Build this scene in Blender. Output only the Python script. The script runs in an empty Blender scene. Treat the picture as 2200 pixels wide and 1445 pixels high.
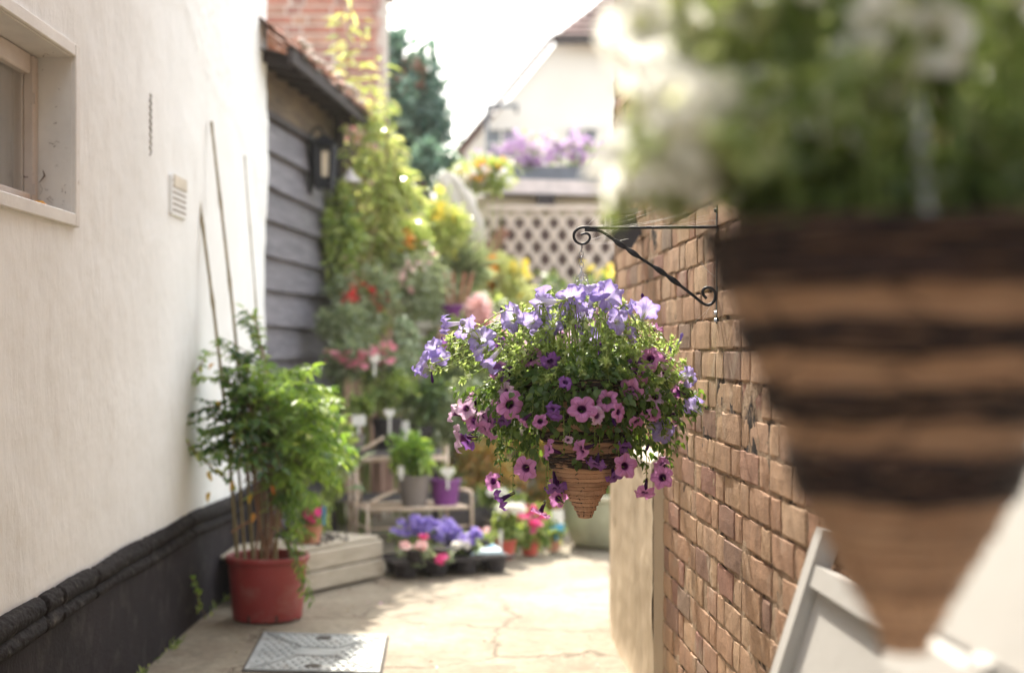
import bpy, math, random
import numpy as np
from mathutils import Vector

S = bpy.context.scene
C = S.collection
rng = np.random.default_rng(7)
random.seed(7)
F = 3055.0          # focal length of the 50 mm lens in photo pixels
HAZE = 0.0012        # density of the added veil that lifts the darks
CH = 1.045          # eye height of the camera

# ------------------------------------------------------------------ camera, world, sun
cam_d = bpy.data.cameras.new('camera')
cam = bpy.data.objects.new('camera', cam_d); C.objects.link(cam)
cam.location = (0, 0, CH); cam.rotation_euler = (math.radians(90), 0, 0)
cam_d.lens = 50; cam_d.sensor_width = 36; cam_d.shift_y = 0.0125
cam_d.clip_start = 0.05; cam_d.clip_end = 400
cam_d.dof.use_dof = True; cam_d.dof.focus_distance = 3.27
cam_d.dof.aperture_fstop = 2.0; cam_d.dof.aperture_blades = 0
S.camera = cam

SUN_EL, SUN_AZ = 47.0, -10.0      # degrees; azimuth from +Y, negative = to the left
world = bpy.data.worlds.new('World'); S.world = world; world.use_nodes = True
nt = world.node_tree; nt.nodes.clear()
sky = nt.nodes.new('ShaderNodeTexSky'); sky.sky_type = 'NISHITA'; sky.sun_disc = False
sky.sun_elevation = math.radians(SUN_EL); sky.sun_rotation = math.radians(SUN_AZ)
sky.dust_density = 4.0; sky.air_density = 1.2; sky.ozone_density = 1.0
bg = nt.nodes.new('ShaderNodeBackground'); bg.inputs[1].default_value = 0.10
bg2 = nt.nodes.new('ShaderNodeBackground'); bg2.inputs[0].default_value = (1.0, 0.992, 0.955, 1); bg2.inputs[1].default_value = 0.58
add = nt.nodes.new('ShaderNodeAddShader'); wo = nt.nodes.new('ShaderNodeOutputWorld')
nt.links.new(sky.outputs[0], bg.inputs[0]); nt.links.new(bg.outputs[0], add.inputs[0])
nt.links.new(bg2.outputs[0], add.inputs[1]); nt.links.new(add.outputs[0], wo.inputs[0])

sun_d = bpy.data.lights.new('sun', 'SUN'); sun_d.energy = 3.9; sun_d.angle = math.radians(0.6)
sun_d.color = (1.0, 0.93, 0.80)
sun = bpy.data.objects.new('sun', sun_d); C.objects.link(sun)
e, a = math.radians(SUN_EL), math.radians(SUN_AZ)
to_sun = Vector((math.sin(a) * math.cos(e), math.cos(a) * math.cos(e), math.sin(e)))
sun.rotation_euler = to_sun.to_track_quat('Z', 'Y').to_euler()
sun.location = to_sun * 30

S.view_settings.view_transform = 'Standard'; S.view_settings.look = 'None'
S.view_settings.exposure = 1.50; S.view_settings.gamma = 1.0
S.render.engine = 'CYCLES'
S.cycles.use_denoising = True
S.cycles.max_bounces = 7; S.cycles.diffuse_bounces = 4; S.cycles.transmission_bounces = 4
S.cycles.transparent_max_bounces = 6; S.cycles.sample_clamp_indirect = 6.0
S.cycles.caustics_reflective = False; S.cycles.caustics_refractive = False

# ------------------------------------------------------------------ helpers
def at(px, py, Y):
    """a spot seen in the photograph at (px, py), standing Y metres ahead"""
    return np.array([(px - 1100) / F * Y, Y, CH - (py - 750) / F * Y])

def thing(name, label, cat, loc=(0, 0, 0), group=None, rz=0.0):
    o = bpy.data.objects.new(name, None); C.objects.link(o)
    o.location = loc; o.rotation_euler = (0, 0, rz); o.empty_display_size = 0.1
    o['label'] = label; o['category'] = cat
    if group: o['group'] = group
    return o

class MB:
    """collects vertices and faces (world coordinates) for ONE mesh object"""
    def __init__(s):
        s.v = []; s.fs = []; s.fl = []; s.mi = []; s.n = 0; s.rnd = []; s.rad = []; s.ang = []
    def add(s, V, faces, mi=0, rnd=None, rad=None, ang=None):
        V = np.asarray(V, float).reshape(-1, 3); n = len(V)
        s.v.append(V)
        for f in faces:
            s.fl.append([i + s.n for i in f]); s.mi.append(mi)
        s.n += n
        r = random.random() if rnd is None else rnd
        s.rnd.append(np.broadcast_to(np.asarray(r, float), (n,)))
        s.rad.append(np.broadcast_to(np.asarray(0.0 if rad is None else rad, float), (n,)))
        s.ang.append(np.broadcast_to(np.asarray(0.0 if ang is None else ang, float), (n,)))
    def box(s, c, d, rz=0, mi=0, rnd=None, bev=0.0):
        c = np.array(c, float); d = np.array(d, float) / 2
        b = min(bev, d.min() * 0.45)
        if b <= 0:
            V = np.array([[x, y, z] for z in (-1, 1) for y in (-1, 1) for x in (-1, 1)], float) * d
            Fc = [(0, 2, 3, 1), (4, 5, 7, 6), (0, 1, 5, 4), (2, 6, 7, 3), (0, 4, 6, 2), (1, 3, 7, 5)]
        else:
            V = []
            for z in (-1, 1):
                for y in (-1, 1):
                    for x in (-1, 1):
                        V += [[x * d[0], y * (d[1] - b), z * (d[2] - b)], [x * (d[0] - b), y * d[1], z * (d[2] - b)], [x * (d[0] - b), y * (d[1] - b), z * d[2]]]
            V = np.array(V)
            def k(x, y, z, ax): return ((z > 0) * 4 + (y > 0) * 2 + (x > 0)) * 3 + ax
            Fc = []
            for x in (-1, 1):
                q = [k(x, -1, -1, 0), k(x, 1, -1, 0), k(x, 1, 1, 0), k(x, -1, 1, 0)]; Fc.append(q if x > 0 else q[::-1])
            for y in (-1, 1):
                q = [k(-1, y, -1, 1), k(-1, y, 1, 1), k(1, y, 1, 1), k(1, y, -1, 1)]; Fc.append(q if y > 0 else q[::-1])
            for z in (-1, 1):
                q = [k(-1, -1, z, 2), k(1, -1, z, 2), k(1, 1, z, 2), k(-1, 1, z, 2)]; Fc.append(q if z > 0 else q[::-1])
            for y in (-1, 1):
                for z in (-1, 1): Fc.append([k(-1, y, z, 1), k(1, y, z, 1), k(1, y, z, 2), k(-1, y, z, 2)])
                for x in (-1, 1): Fc.append([k(x, y, -1, 0), k(x, y, 1, 0), k(x, y, 1, 1), k(x, y, -1, 1)])
            for x in (-1, 1):
                for z in (-1, 1): Fc.append([k(x, -1, z, 0), k(x, 1, z, 0), k(x, 1, z, 2), k(x, -1, z, 2)])
            for x in (-1, 1):
                for y in (-1, 1):
                    for z in (-1, 1): Fc.append([k(x, y, z, 0), k(x, y, z, 1), k(x, y, z, 2)])
        cs, sn = math.cos(rz), math.sin(rz)
        R = np.array([[cs, -sn, 0], [sn, cs, 0], [0, 0, 1]])
        s.add(V @ R.T + c, Fc, mi, rnd)
    def beam(s, p, q, w, t, up=(0, 0, 1), mi=0, rnd=None):
        """rectangular bar from p to q"""
        p = np.array(p, float); q = np.array(q, float); d = q - p; d /= np.linalg.norm(d)
        u = np.array(up, float)
        sd = np.cross(d, u); sd /= np.linalg.norm(sd); u2 = np.cross(sd, d)
        V = []
        for c in (p, q):
            for a_, b_ in ((-1, -1), (1, -1), (1, 1), (-1, 1)):
                V.append(c + sd * a_ * w / 2 + u2 * b_ * t / 2)
        s.add(V, [(0, 1, 2, 3)[::-1], (4, 5, 6, 7), (0, 1, 5, 4), (1, 2, 6, 5), (2, 3, 7, 6), (3, 0, 4, 7)], mi, rnd)
    def tube(s, pts, r, n=6, mi=0, rnd=None, cap=True, flat=None, twist=0.0):
        pts = np.asarray(pts, float); m = len(pts)
        r = np.broadcast_to(np.asarray(r, float), (m,))
        d = np.gradient(pts, axis=0); d /= (np.linalg.norm(d, axis=1)[:, None] + 1e-9)
        u = np.array([0, 0, 1.0]) if abs(d[0][2]) < 0.9 else np.array([0, 1.0, 0])
        V = []
        for i in range(m):
            sd = np.cross(d[i], u); sd /= np.linalg.norm(sd) + 1e-9
            u = np.cross(sd, d[i])
            fl = 1.0 if flat is None else flat[i]
            for k in range(n):
                t = 2 * math.pi * k / n + 0.3
                c_, s_ = math.cos(t) * r[i], math.sin(t) * r[i] * fl
                tw = twist[i] if hasattr(twist, '__len__') else twist
                c2, s2 = c_ * math.cos(tw) - s_ * math.sin(tw), c_ * math.sin(tw) + s_ * math.cos(tw)
                V.append(pts[i] + sd * c2 + u * s2)
        Fc = [(i * n + k, i * n + (k + 1) % n, (i + 1) * n + (k + 1) % n, (i + 1) * n + k) for i in range(m - 1) for k in range(n)]
        if cap: Fc += [tuple(range(n))[::-1], tuple((m - 1) * n + k for k in range(n))]
        s.add(V, Fc, mi, rnd)
    def lathe(s, c, prof, n=32, mi=0, rnd=None, wob=None):
        """prof = [(radius, height)] turned round a vertical axis through c"""
        c = np.array(c, float); V = []; m = len(prof)
        for j, (r, h) in enumerate(prof):
            for k in range(n):
                t = 2 * math.pi * k / n
                rr = r * (1 + (wob(t, j) if wob else 0))
                V.append(c + [rr * math.cos(t), rr * math.sin(t), h])
        Fc = [(j * n + k, j * n + (k + 1) % n, (j + 1) * n + (k + 1) % n, (j + 1) * n + k) for j in range(m - 1) for k in range(n)]
        s.add(V, Fc, mi, rnd)
    def build(s, name, mats, parent=None, smooth=False, attrs=False):
        V = np.concatenate(s.v); me = bpy.data.meshes.new(name)
        me.from_pydata(V.tolist(), [], s.fl)
        if not isinstance(mats, (list, tuple)): mats = [mats]
        for m_ in mats: me.materials.append(m_)
        if max(s.mi) > 0: me.polygons.foreach_set('material_index', s.mi)
        if smooth: me.polygons.foreach_set('use_smooth', [True] * len(me.polygons))
        at_ = me.attributes.new('rnd', 'FLOAT', 'POINT'); at_.data.foreach_set('value', np.concatenate(s.rnd))
        if attrs:
            for nm, ar in (('rad', s.rad), ('ang', s.ang)):
                x = me.attributes.new(nm, 'FLOAT', 'POINT'); x.data.foreach_set('value', np.concatenate(ar))
        return link(name, me, parent)

def link(name, me, parent=None):
    o = bpy.data.objects.new(name, me); C.objects.link(o)
    if parent is not None:
        o.parent = parent
        if parent.type == 'EMPTY' or parent.parent is not None or True:
            base = parent; mloc = Vector((0, 0, 0))
            while base is not None:
                mloc = mloc + base.location; base = base.parent
            o.location = -mloc      # mesh data are in world coordinates
    return o

def relink(o, name, parent, loc=(0, 0, 0)):
    c = o.copy(); c.name = name; C.objects.link(c); c.parent = parent; c.location = loc
    return c

def tag(o, label, cat, group=None, kind=None):
    if label: o['label'] = label; o['category'] = cat
    if group: o['group'] = group
    if kind: o['kind'] = kind
    return o

def curve(pts, n=24):
    """Catmull-Rom through pts"""
    P = np.asarray(pts, float); P = np.vstack([2 * P[0] - P[1], P, 2 * P[-1] - P[-2]])
    out = []
    segs = len(P) - 3; per = max(2, n // segs)
    for i in range(segs):
        p0, p1, p2, p3 = P[i:i + 4]
        for t in np.linspace(0, 1, per, endpoint=False):
            out.append(0.5 * (2 * p1 + (p2 - p0) * t + (2 * p0 - 5 * p1 + 4 * p2 - p3) * t * t + (3 * p1 - p0 - 3 * p2 + p3) * t ** 3))
    out.append(P[-2]); return np.array(out)

def vnoise(x, y, seed=0, oct=4, gain=0.5):
    """2-D value noise for arrays"""
    r = np.random.default_rng(seed); G = r.random((257, 257)) * 2 - 1
    out = np.zeros_like(x, float); amp = 1.0
    for o in range(oct):
        xi = np.floor(x).astype(int); yi = np.floor(y).astype(int); fx = x - xi; fy = y - yi
        fx = fx * fx * (3 - 2 * fx); fy = fy * fy * (3 - 2 * fy)
        g = lambda a_, b_: G[a_ % 257, b_ % 257]
        out += amp * ((g(xi, yi) * (1 - fx) + g(xi + 1, yi) * fx) * (1 - fy) + (g(xi, yi + 1) * (1 - fx) + g(xi + 1, yi + 1) * fx) * fy)
        x = x * 2.03 + 11.3; y = y * 2.03 + 5.7; amp *= gain
    return out

# ------------------------------------------------------------------ materials
def new_mat(name):
    m = bpy.data.materials.new(name); m.use_nodes = True; m.node_tree.nodes.clear()
    return m, m.node_tree.nodes, m.node_tree.links
def ramp(N, stops, interp='LINEAR'):
    r = N.new('ShaderNodeValToRGB'); r.color_ramp.interpolation = interp
    el = r.color_ramp.elements
    while len(el) < len(stops): el.new(0.5)
    for e_, (p, c) in zip(el, stops): e_.position = p; e_.color = (*c, 1) if len(c) == 3 else c
    return r
def noise(N, L, scale, detail=4, rough=0.55, vec=None, dist=0.0):
    n = N.new('ShaderNodeTexNoise'); n.inputs['Scale'].default_value = scale; n.inputs['Detail'].default_value = detail
    n.inputs['Roughness'].default_value = rough; n.inputs['Distortion'].default_value = dist
    if vec is not None: L.new(vec, n.inputs['Vector'])
    return n
def texco(N, L, scale=(1, 1, 1)):
    tc = N.new('ShaderNodeTexCoord'); mp = N.new('ShaderNodeMapping'); mp.inputs['Scale'].default_value = scale
    L.new(tc.outputs['Object'], mp.inputs[0]); return mp.outputs[0]
def mixc(N, L, fac, a_, b_, mode='MIX'):
    m = N.new('ShaderNodeMix'); m.data_type = 'RGBA'; m.blend_type = mode
    for s_, v in ((0, fac), (6, a_), (7, b_)):
        if hasattr(v, 'is_output'): L.new(v, m.inputs[s_])
        else: m.inputs[s_].default_value = v if s_ == 0 else (*v, 1)
    return m.outputs[2]

def surf(name, c1, c2, scale=4, rough=0.7, bump=0.0, bscale=60, c3=None, s3=12, t3=(0.55, 0.7), stretch=(1, 1, 1), spec=0.4, rnd=0.0, metal=0.0, detail=5):
    m, N, L = new_mat(name)
    v = texco(N, L, stretch)
    n1 = noise(N, L, scale, detail, 0.6, v)
    r1 = ramp(N, [(0.3, c1), (0.7, c2)]); L.new(n1.outputs[0], r1.inputs[0]); col = r1.outputs[0]
    if c3 is not None:
        n3 = noise(N, L, s3, 6, 0.65, v, 0.4); r3 = ramp(N, [(t3[0], (0, 0, 0)), (t3[1], (1, 1, 1))]); L.new(n3.outputs[0], r3.inputs[0])
        col = mixc(N, L, r3.outputs[0], col, c3)
    if rnd:
        at_ = N.new('ShaderNodeAttribute'); at_.attribute_name = 'rnd'
        r2 = ramp(N, [(0, (1 - rnd,) * 3), (1, (1 + rnd * 0.6,) * 3)]); L.new(at_.outputs['Fac'], r2.inputs[0])
        col = mixc(N, L, 1.0, col, r2.outputs[0], 'MULTIPLY')
    b = N.new('ShaderNodeBsdfPrincipled'); L.new(col, b.inputs['Base Color'])
    b.inputs['Roughness'].default_value = rough; b.inputs['Specular IOR Level'].default_value = spec; b.inputs['Metallic'].default_value = metal
    if bump:
        nb = noise(N, L, bscale, 6, 0.65, v); bp = N.new('ShaderNodeBump'); bp.inputs['Strength'].default_value = bump; bp.inputs['Distance'].default_value = 0.01
        L.new(nb.outputs[0], bp.inputs['Height']); L.new(bp.outputs[0], b.inputs['Normal'])
    o = N.new('ShaderNodeOutputMaterial'); L.new(b.outputs[0], o.inputs[0]); return m

def leaf(name, cols, tcol=None, tr=0.45, rough=0.42, spec=0.5):
    """leaf: reflects, and lets light through; colour differs from leaf to leaf"""
    m, N, L = new_mat(name)
    at_ = N.new('ShaderNodeAttribute'); at_.attribute_name = 'rnd'
    r = ramp(N, [(i / max(1, len(cols) - 1), c) for i, c in enumerate(cols)]); L.new(at_.outputs['Fac'], r.inputs[0])
    b = N.new('ShaderNodeBsdfPrincipled'); L.new(r.outputs[0], b.inputs['Base Color']); b.inputs['Roughness'].default_value = rough
    b.inputs['Specular IOR Level'].default_value = spec
    t = N.new('ShaderNodeBsdfTranslucent')
    k = tcol or (2.6, 2.3, 1.0)
    L.new(mixc(N, L, 1.0, r.outputs[0], k, 'MULTIPLY'), t.inputs[0])
    mx = N.new('ShaderNodeMixShader'); mx.inputs[0].default_value = tr
    L.new(b.outputs[0], mx.inputs[1]); L.new(t.outputs[0], mx.inputs[2])
    o = N.new('ShaderNodeOutputMaterial'); L.new(mx.outputs[0], o.inputs[0]); return m

def petal(name, rim, mid, throat, vein, tr=0.45, band=0.3):
    m, N, L = new_mat(name)
    ra = N.new('ShaderNodeAttribute'); ra.attribute_name = 'rad'
    an = N.new('ShaderNodeAttribute'); an.attribute_name = 'ang'
    r = ramp(N, [(0.0, throat), (band * 0.75, throat), (band * 1.25, mid), (0.95, rim)]); L.new(ra.outputs['Fac'], r.inputs[0])
    w = N.new('ShaderNodeMath'); w.operation = 'SINE'; mu = N.new('ShaderNodeMath'); mu.operation = 'MULTIPLY'; mu.inputs[1].default_value = 25
    L.new(an.outputs['Fac'], mu.inputs[0]); L.new(mu.outputs[0], w.inputs[0])
    w5 = N.new('ShaderNodeMath'); w5.operation = 'SINE'; m5 = N.new('ShaderNodeMath'); m5.operation = 'MULTIPLY_ADD'; m5.inputs[1].default_value = 5; m5.inputs[2].default_value = 1.57
    L.new(an.outputs['Fac'], m5.inputs[0]); L.new(m5.outputs[0], w5.inputs[0])
    vr = ramp(N, [(0.80, (0, 0, 0)), (1.0, (0.55,) * 3)]); L.new(w.outputs[0], vr.inputs[0])
    v5 = ramp(N, [(0.93, (0, 0, 0)), (1.0, (1,) * 3)]); L.new(w5.outputs[0], v5.inputs[0])
    mxv = N.new('ShaderNodeMath'); mxv.operation = 'MAXIMUM'; L.new(vr.outputs[0], mxv.inputs[0]); L.new(v5.outputs[0], mxv.inputs[1])
    fade = ramp(N, [(0.25, (0.8,) * 3), (0.95, (0.05,) * 3)]); L.new(ra.outputs['Fac'], fade.inputs[0])
    f = N.new('ShaderNodeMath'); f.operation = 'MULTIPLY'; L.new(mxv.outputs[0], f.inputs[0]); L.new(fade.outputs[0], f.inputs[1])
    col = mixc(N, L, f.outputs[0], r.outputs[0], vein)
    b = N.new('ShaderNodeBsdfPrincipled'); L.new(col, b.inputs['Base Color']); b.inputs['Roughness'].default_value = 0.55; b.inputs['Specular IOR Level'].default_value = 0.25
    t = N.new('ShaderNodeBsdfTranslucent'); L.new(col, t.inputs[0])
    mx = N.new('ShaderNodeMixShader'); mx.inputs[0].default_value = tr
    L.new(b.outputs[0], mx.inputs[1]); L.new(t.outputs[0], mx.inputs[2])
    o = N.new('ShaderNodeOutputMaterial'); L.new(mx.outputs[0], o.inputs[0]); return m

def flat(name, c, rough=0.5, spec=0.4, metal=0.0, bump=0.15, bscale=80, k=0.82):
    return surf(name, tuple(x * k for x in c), tuple(min(1, x * (2 - k)) for x in c), 9, rough, bump, bscale, spec=spec, metal=metal)

M = {}
M['render'] = surf('white_render', (0.72, 0.725, 0.71), (0.80, 0.81, 0.80), 1.6, 0.85, 0.35, 45, c3=(0.63, 0.615, 0.585), s3=6, t3=(0.56, 0.9), stretch=(1, 1, 0.45), spec=0.2)
M['plinth'] = surf('black_plinth_paint', (0.008, 0.006, 0.009), (0.020, 0.015, 0.020), 3.5, 0.75, 0.5, 70, c3=(0.075, 0.065, 0.062), s3=9, t3=(0.52, 0.85), spec=0.2)
M['coping'] = surf('tarred_coping', (0.007, 0.005, 0.006), (0.018, 0.014, 0.014), 9, 0.7, 0.9, 60, c3=(0.15, 0.135, 0.115), s3=20, t3=(0.58, 0.78), spec=0.12)
M['trim'] = surf('painted_trim', (0.58, 0.55, 0.52), (0.70, 0.68, 0.64), 6, 0.6, 0.15, 60, c3=(0.22, 0.17, 0.13), s3=22, t3=(0.66, 0.74), spec=0.4)
M['sash'] = surf('window_sash_paint', (0.50, 0.44, 0.40), (0.60, 0.54, 0.49), 8, 0.6, 0.2, 60, c3=(0.12, 0.09, 0.07), s3=30, t3=(0.66, 0.72))
M['blind'] = surf('blind_slats', (0.66, 0.64, 0.62), (0.86, 0.84, 0.81), 3, 0.6, 0.1, 30, stretch=(1, 14, 0.4))
M['brick'] = None
def brick_mat(name, stops, stain, mult=1.0):
    m, N, L = new_mat(name)
    at_ = N.new('ShaderNodeAttribute'); at_.attribute_name = 'rnd'
    r = ramp(N, stops); L.new(at_.outputs['Fac'], r.inputs[0])
    v = texco(N, L); n1 = noise(N, L, 14, 8, 0.7, v, 0.3)
    r1 = ramp(N, [(0.25, (0.62, 0.58, 0.55)), (0.5, (0.98, 0.97, 0.95)), (0.75, (1.28, 1.26, 1.2))]); L.new(n1.outputs[0], r1.inputs[0])
    col = mixc(N, L, 1.0, r.outputs[0], r1.outputs[0], 'MULTIPLY')
    vs = texco(N, L, (1, 1, 0.18)); n2 = noise(N, L, 13, 5, 0.6, vs, 0.2); r2 = ramp(N, [(0.56, (0, 0, 0)), (0.76, (0.75,) * 3)]); L.new(n2.outputs[0], r2.inputs[0])
    col = mixc(N, L, r2.outputs[0], col, stain)
    n3 = noise(N, L, 220, 3, 0.6, v); r3 = ramp(N, [(0.3, (0.8,) * 3), (0.7, (1.15,) * 3)]); L.new(n3.outputs[0], r3.inputs[0])
    col = mixc(N, L, 1.0, col, r3.outputs[0], 'MULTIPLY')
    n4 = noise(N, L, 5, 5, 0.6, v, 0.5); r4 = ramp(N, [(0.58, (0, 0, 0)), (0.72, (0.55,) * 3)]); L.new(n4.outputs[0], r4.inputs[0])
    col = mixc(N, L, r4.outputs[0], col, (0.50, 0.42, 0.33))
    b = N.new('ShaderNodeBsdfPrincipled'); L.new(col, b.inputs['Base Color']); b.inputs['Roughness'].default_value = 0.85; b.inputs['Specular IOR Level'].default_value = 0.2
    nb = noise(N, L, 90, 8, 0.72, v); bp = N.new('ShaderNodeBump'); bp.inputs['Strength'].default_value = 0.55; bp.inputs['Distance'].default_value = 0.006
    L.new(nb.outputs[0], bp.inputs['Height']); L.new(bp.outputs[0], b.inputs['Normal'])
    o = N.new('ShaderNodeOutputMaterial'); L.new(b.outputs[0], o.inputs[0]); return m
M['brick'] = brick_mat('buff_brick', [(0, (0.38, 0.215, 0.145)), (0.25, (0.50, 0.335, 0.22)), (0.5, (0.43, 0.26, 0.175)), (0.75, (0.52, 0.36, 0.245)), (0.9, (0.33, 0.175, 0.135)), (1, (0.27, 0.205, 0.155))], (0.23, 0.16, 0.12))
M['redbrick'] = brick_mat('red_brick', [(0, (0.36, 0.16, 0.125)), (0.4, (0.44, 0.21, 0.16)), (0.7, (0.31, 0.16, 0.14)), (1, (0.46, 0.27, 0.20))], (0.22, 0.11, 0.09))
M['mortar'] = surf('brown_mortar', (0.30, 0.20, 0.135), (0.48, 0.36, 0.255), 30, 0.9, 0.8, 120, c3=(0.04, 0.032, 0.03), s3=9, t3=(0.53, 0.62), spec=0.1)
M['palemortar'] = surf('pale_mortar', (0.42, 0.36, 0.31), (0.55, 0.48, 0.42), 20, 0.9, 0.5, 80)
M['pier'] = surf('buff_render', (0.46, 0.36, 0.25), (0.60, 0.49, 0.36), 5, 0.85, 0.35, 70, c3=(0.33, 0.26, 0.19), s3=6, t3=(0.52, 0.8), stretch=(1, 1, 0.22), spec=0.15)
M['cap'] = flat('pier_cap_render', (0.62, 0.56, 0.46), 0.85, 0.15, bump=0.5)
M['iron'] = surf('black_wrought_iron', (0.010, 0.012, 0.016), (0.025, 0.027, 0.033), 40, 0.5, 0.25, 160, spec=0.25)
M['zinc'] = surf('zinc_chain', (0.35, 0.36, 0.38), (0.55, 0.55, 0.56), 80, 0.35, 0.1, 100, metal=0.7)
M['reed'] = surf('woven_reed', (0.38, 0.205, 0.115), (0.66, 0.41, 0.25), 30, 0.6, 0.6, 220, c3=(0.20, 0.11, 0.055), s3=40, t3=(0.60, 0.75), stretch=(0.6, 0.6, 7), rnd=0.28)
M['twig'] = surf('dark_twig_rope', (0.016, 0.008, 0.007), (0.055, 0.028, 0.022), 60, 0.7, 0.6, 200, rnd=0.5)
M['stitch'] = flat('dark_stitching', (0.022, 0.012, 0.010), 0.7)
M['moss'] = flat('basket_soil', (0.045, 0.032, 0.02), 0.9)
M['stem'] = leaf('green_stem', [(0.16, 0.24, 0.06), (0.30, 0.38, 0.12)], tr=0.3)
M['wood_stem'] = flat('woody_stem', (0.20, 0.105, 0.06), 0.7)
M['cane'] = surf('bamboo_cane', (0.16, 0.12, 0.05), (0.26, 0.20, 0.09), 25, 0.5, 0.3, 80, c3=(0.09, 0.08, 0.06), s3=18, stretch=(4, 4, 0.6))
M['leafA'] = leaf('shaded_petunia_leaf', [(0.035, 0.080, 0.024), (0.08, 0.15, 0.04), (0.17, 0.26, 0.075)], tr=0.5)  # darker copy for the lower leaves, their shade put into the colour
M['leafB'] = leaf('sunlit_petunia_leaf', [(0.15, 0.24, 0.06), (0.32, 0.42, 0.14), (0.52, 0.60, 0.30)], (1.55, 1.55, 1.15), tr=0.55)  # paler copy for the upper leaves, sunlight put into the colour
M['leafC'] = leaf('soft_grey_green_leaf', [(0.13, 0.18, 0.06), (0.28, 0.34, 0.13), (0.56, 0.60, 0.40)], (1.5, 1.5, 1.1), tr=0.55, rough=0.3)  # pale copy for the near upper leaves, their sunlit glow coloured in
M['leafD'] = leaf('dull_green_leaf', [(0.035, 0.06, 0.018), (0.11, 0.155, 0.045), (0.36, 0.40, 0.20)], (1.7, 1.7, 1.0), tr=0.45, rough=0.3)  # dark copy for the near crown, shade put into the colour
M['leaf_nandina'] = leaf('fresh_green_leaf', [(0.075, 0.155, 0.035), (0.16, 0.27, 0.055), (0.27, 0.39, 0.09), (0.38, 0.48, 0.15)], (2.0, 1.9, 0.9), tr=0.5)
M['leaf_jasmine'] = leaf('dark_glossy_leaf', [(0.03, 0.075, 0.026), (0.09, 0.175, 0.05), (0.20, 0.31, 0.08), (0.33, 0.36, 0.10)], tr=0.35, rough=0.26, spec=0.7)
M['leaf_yellow'] = leaf('autumn_leaf', [(0.50, 0.30, 0.03), (0.62, 0.45, 0.06), (0.46, 0.15, 0.03)], (1.4, 1.2, 0.8), tr=0.4)
M['leaf_lime'] = leaf('lime_yellow_leaf', [(0.28, 0.36, 0.10), (0.44, 0.50, 0.17), (0.60, 0.60, 0.28)], (1.3, 1.3, 1.0), tr=0.45, rough=0.2, spec=0.7)
M['leaf_mid'] = leaf('mid_green_leaf', [(0.08, 0.14, 0.045), (0.22, 0.31, 0.09), (0.42, 0.49, 0.18)], (1.8, 1.7, 1.0), tr=0.45, rough=0.2, spec=0.7)
M['leaf_grey'] = leaf('grey_green_leaf', [(0.14, 0.19, 0.11), (0.28, 0.34, 0.20), (0.48, 0.52, 0.37)], (1.5, 1.5, 1.0), tr=0.4, rough=0.2, spec=0.7)
M['leaf_dark'] = leaf('deep_green_leaf', [(0.035, 0.07, 0.03), (0.08, 0.14, 0.055), (0.15, 0.22, 0.085)], tr=0.35)
M['leaf_ivy'] = leaf('blue_green_ivy_leaf', [(0.035, 0.080, 0.066), (0.08, 0.15, 0.12), (0.22, 0.32, 0.27)], (1.5, 1.7, 1.2), tr=0.3, rough=0.35)
M['leaf_var'] = leaf('variegated_leaf', [(0.10, 0.20, 0.09), (0.42, 0.50, 0.34), (0.66, 0.70, 0.54)], (1.1, 1.1, 0.9), tr=0.4)
M['leaf_orange'] = leaf('russet_leaf', [(0.16, 0.20, 0.05), (0.42, 0.22, 0.07), (0.50, 0.33, 0.10), (0.30, 0.34, 0.12)], (1.6, 1.4, 0.9), tr=0.45)
def bloom(name, a_, b_, tr=0.45): return leaf(name, [a_, b_], (1.15, 1.15, 1.15), tr=tr, rough=0.6, spec=0.2)
M['f_white'] = bloom('white_petals', (0.74, 0.72, 0.66), (0.86, 0.84, 0.78))
M['f_pink'] = bloom('pink_petals', (0.70, 0.20, 0.28), (0.80, 0.36, 0.42))
M['f_palepink'] = bloom('pale_pink_petals', (0.72, 0.42, 0.42), (0.84, 0.62, 0.58))
M['f_magenta'] = bloom('magenta_petals', (0.66, 0.05, 0.22), (0.78, 0.14, 0.34))
M['f_red'] = bloom('red_petals', (0.55, 0.03, 0.035), (0.72, 0.10, 0.08))
M['f_orange'] = bloom('orange_petals', (0.75, 0.30, 0.03), (0.85, 0.45, 0.08))
M['f_yellow'] = bloom('yellow_petals', (0.85, 0.62, 0.05), (0.90, 0.78, 0.16))
M['f_purple'] = bloom('purple_bells', (0.16, 0.10, 0.42), (0.44, 0.36, 0.74))
M['f_lilac'] = bloom('lilac_petals', (0.46, 0.28, 0.52), (0.64, 0.50, 0.68))
M['p_lav'] = petal('lavender_petunia', (0.40, 0.31, 0.72), (0.60, 0.53, 0.84), (0.84, 0.80, 0.88), (0.20, 0.12, 0.50), tr=0.52, band=0.16)
M['p_pink'] = petal('pink_petunia', (0.62, 0.27, 0.54), (0.58, 0.24, 0.52), (0.045, 0.006, 0.05), (0.20, 0.03, 0.22), tr=0.42, band=0.27)
M['p_pale'] = petal('pale_pink_petunia', (0.76, 0.56, 0.72), (0.66, 0.42, 0.62), (0.10, 0.02, 0.10), (0.34, 0.09, 0.32), tr=0.45, band=0.25)
M['p_plum'] = petal('plum_petunia', (0.24, 0.09, 0.38), (0.30, 0.12, 0.42), (0.06, 0.015, 0.10), (0.09, 0.02, 0.17), tr=0.4, band=0.3)
M['p_white'] = petal('white_petunia', (0.88, 0.87, 0.83), (0.87, 0.86, 0.80), (0.70, 0.72, 0.46), (0.78, 0.76, 0.68), tr=0.55, band=0.2)
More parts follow.
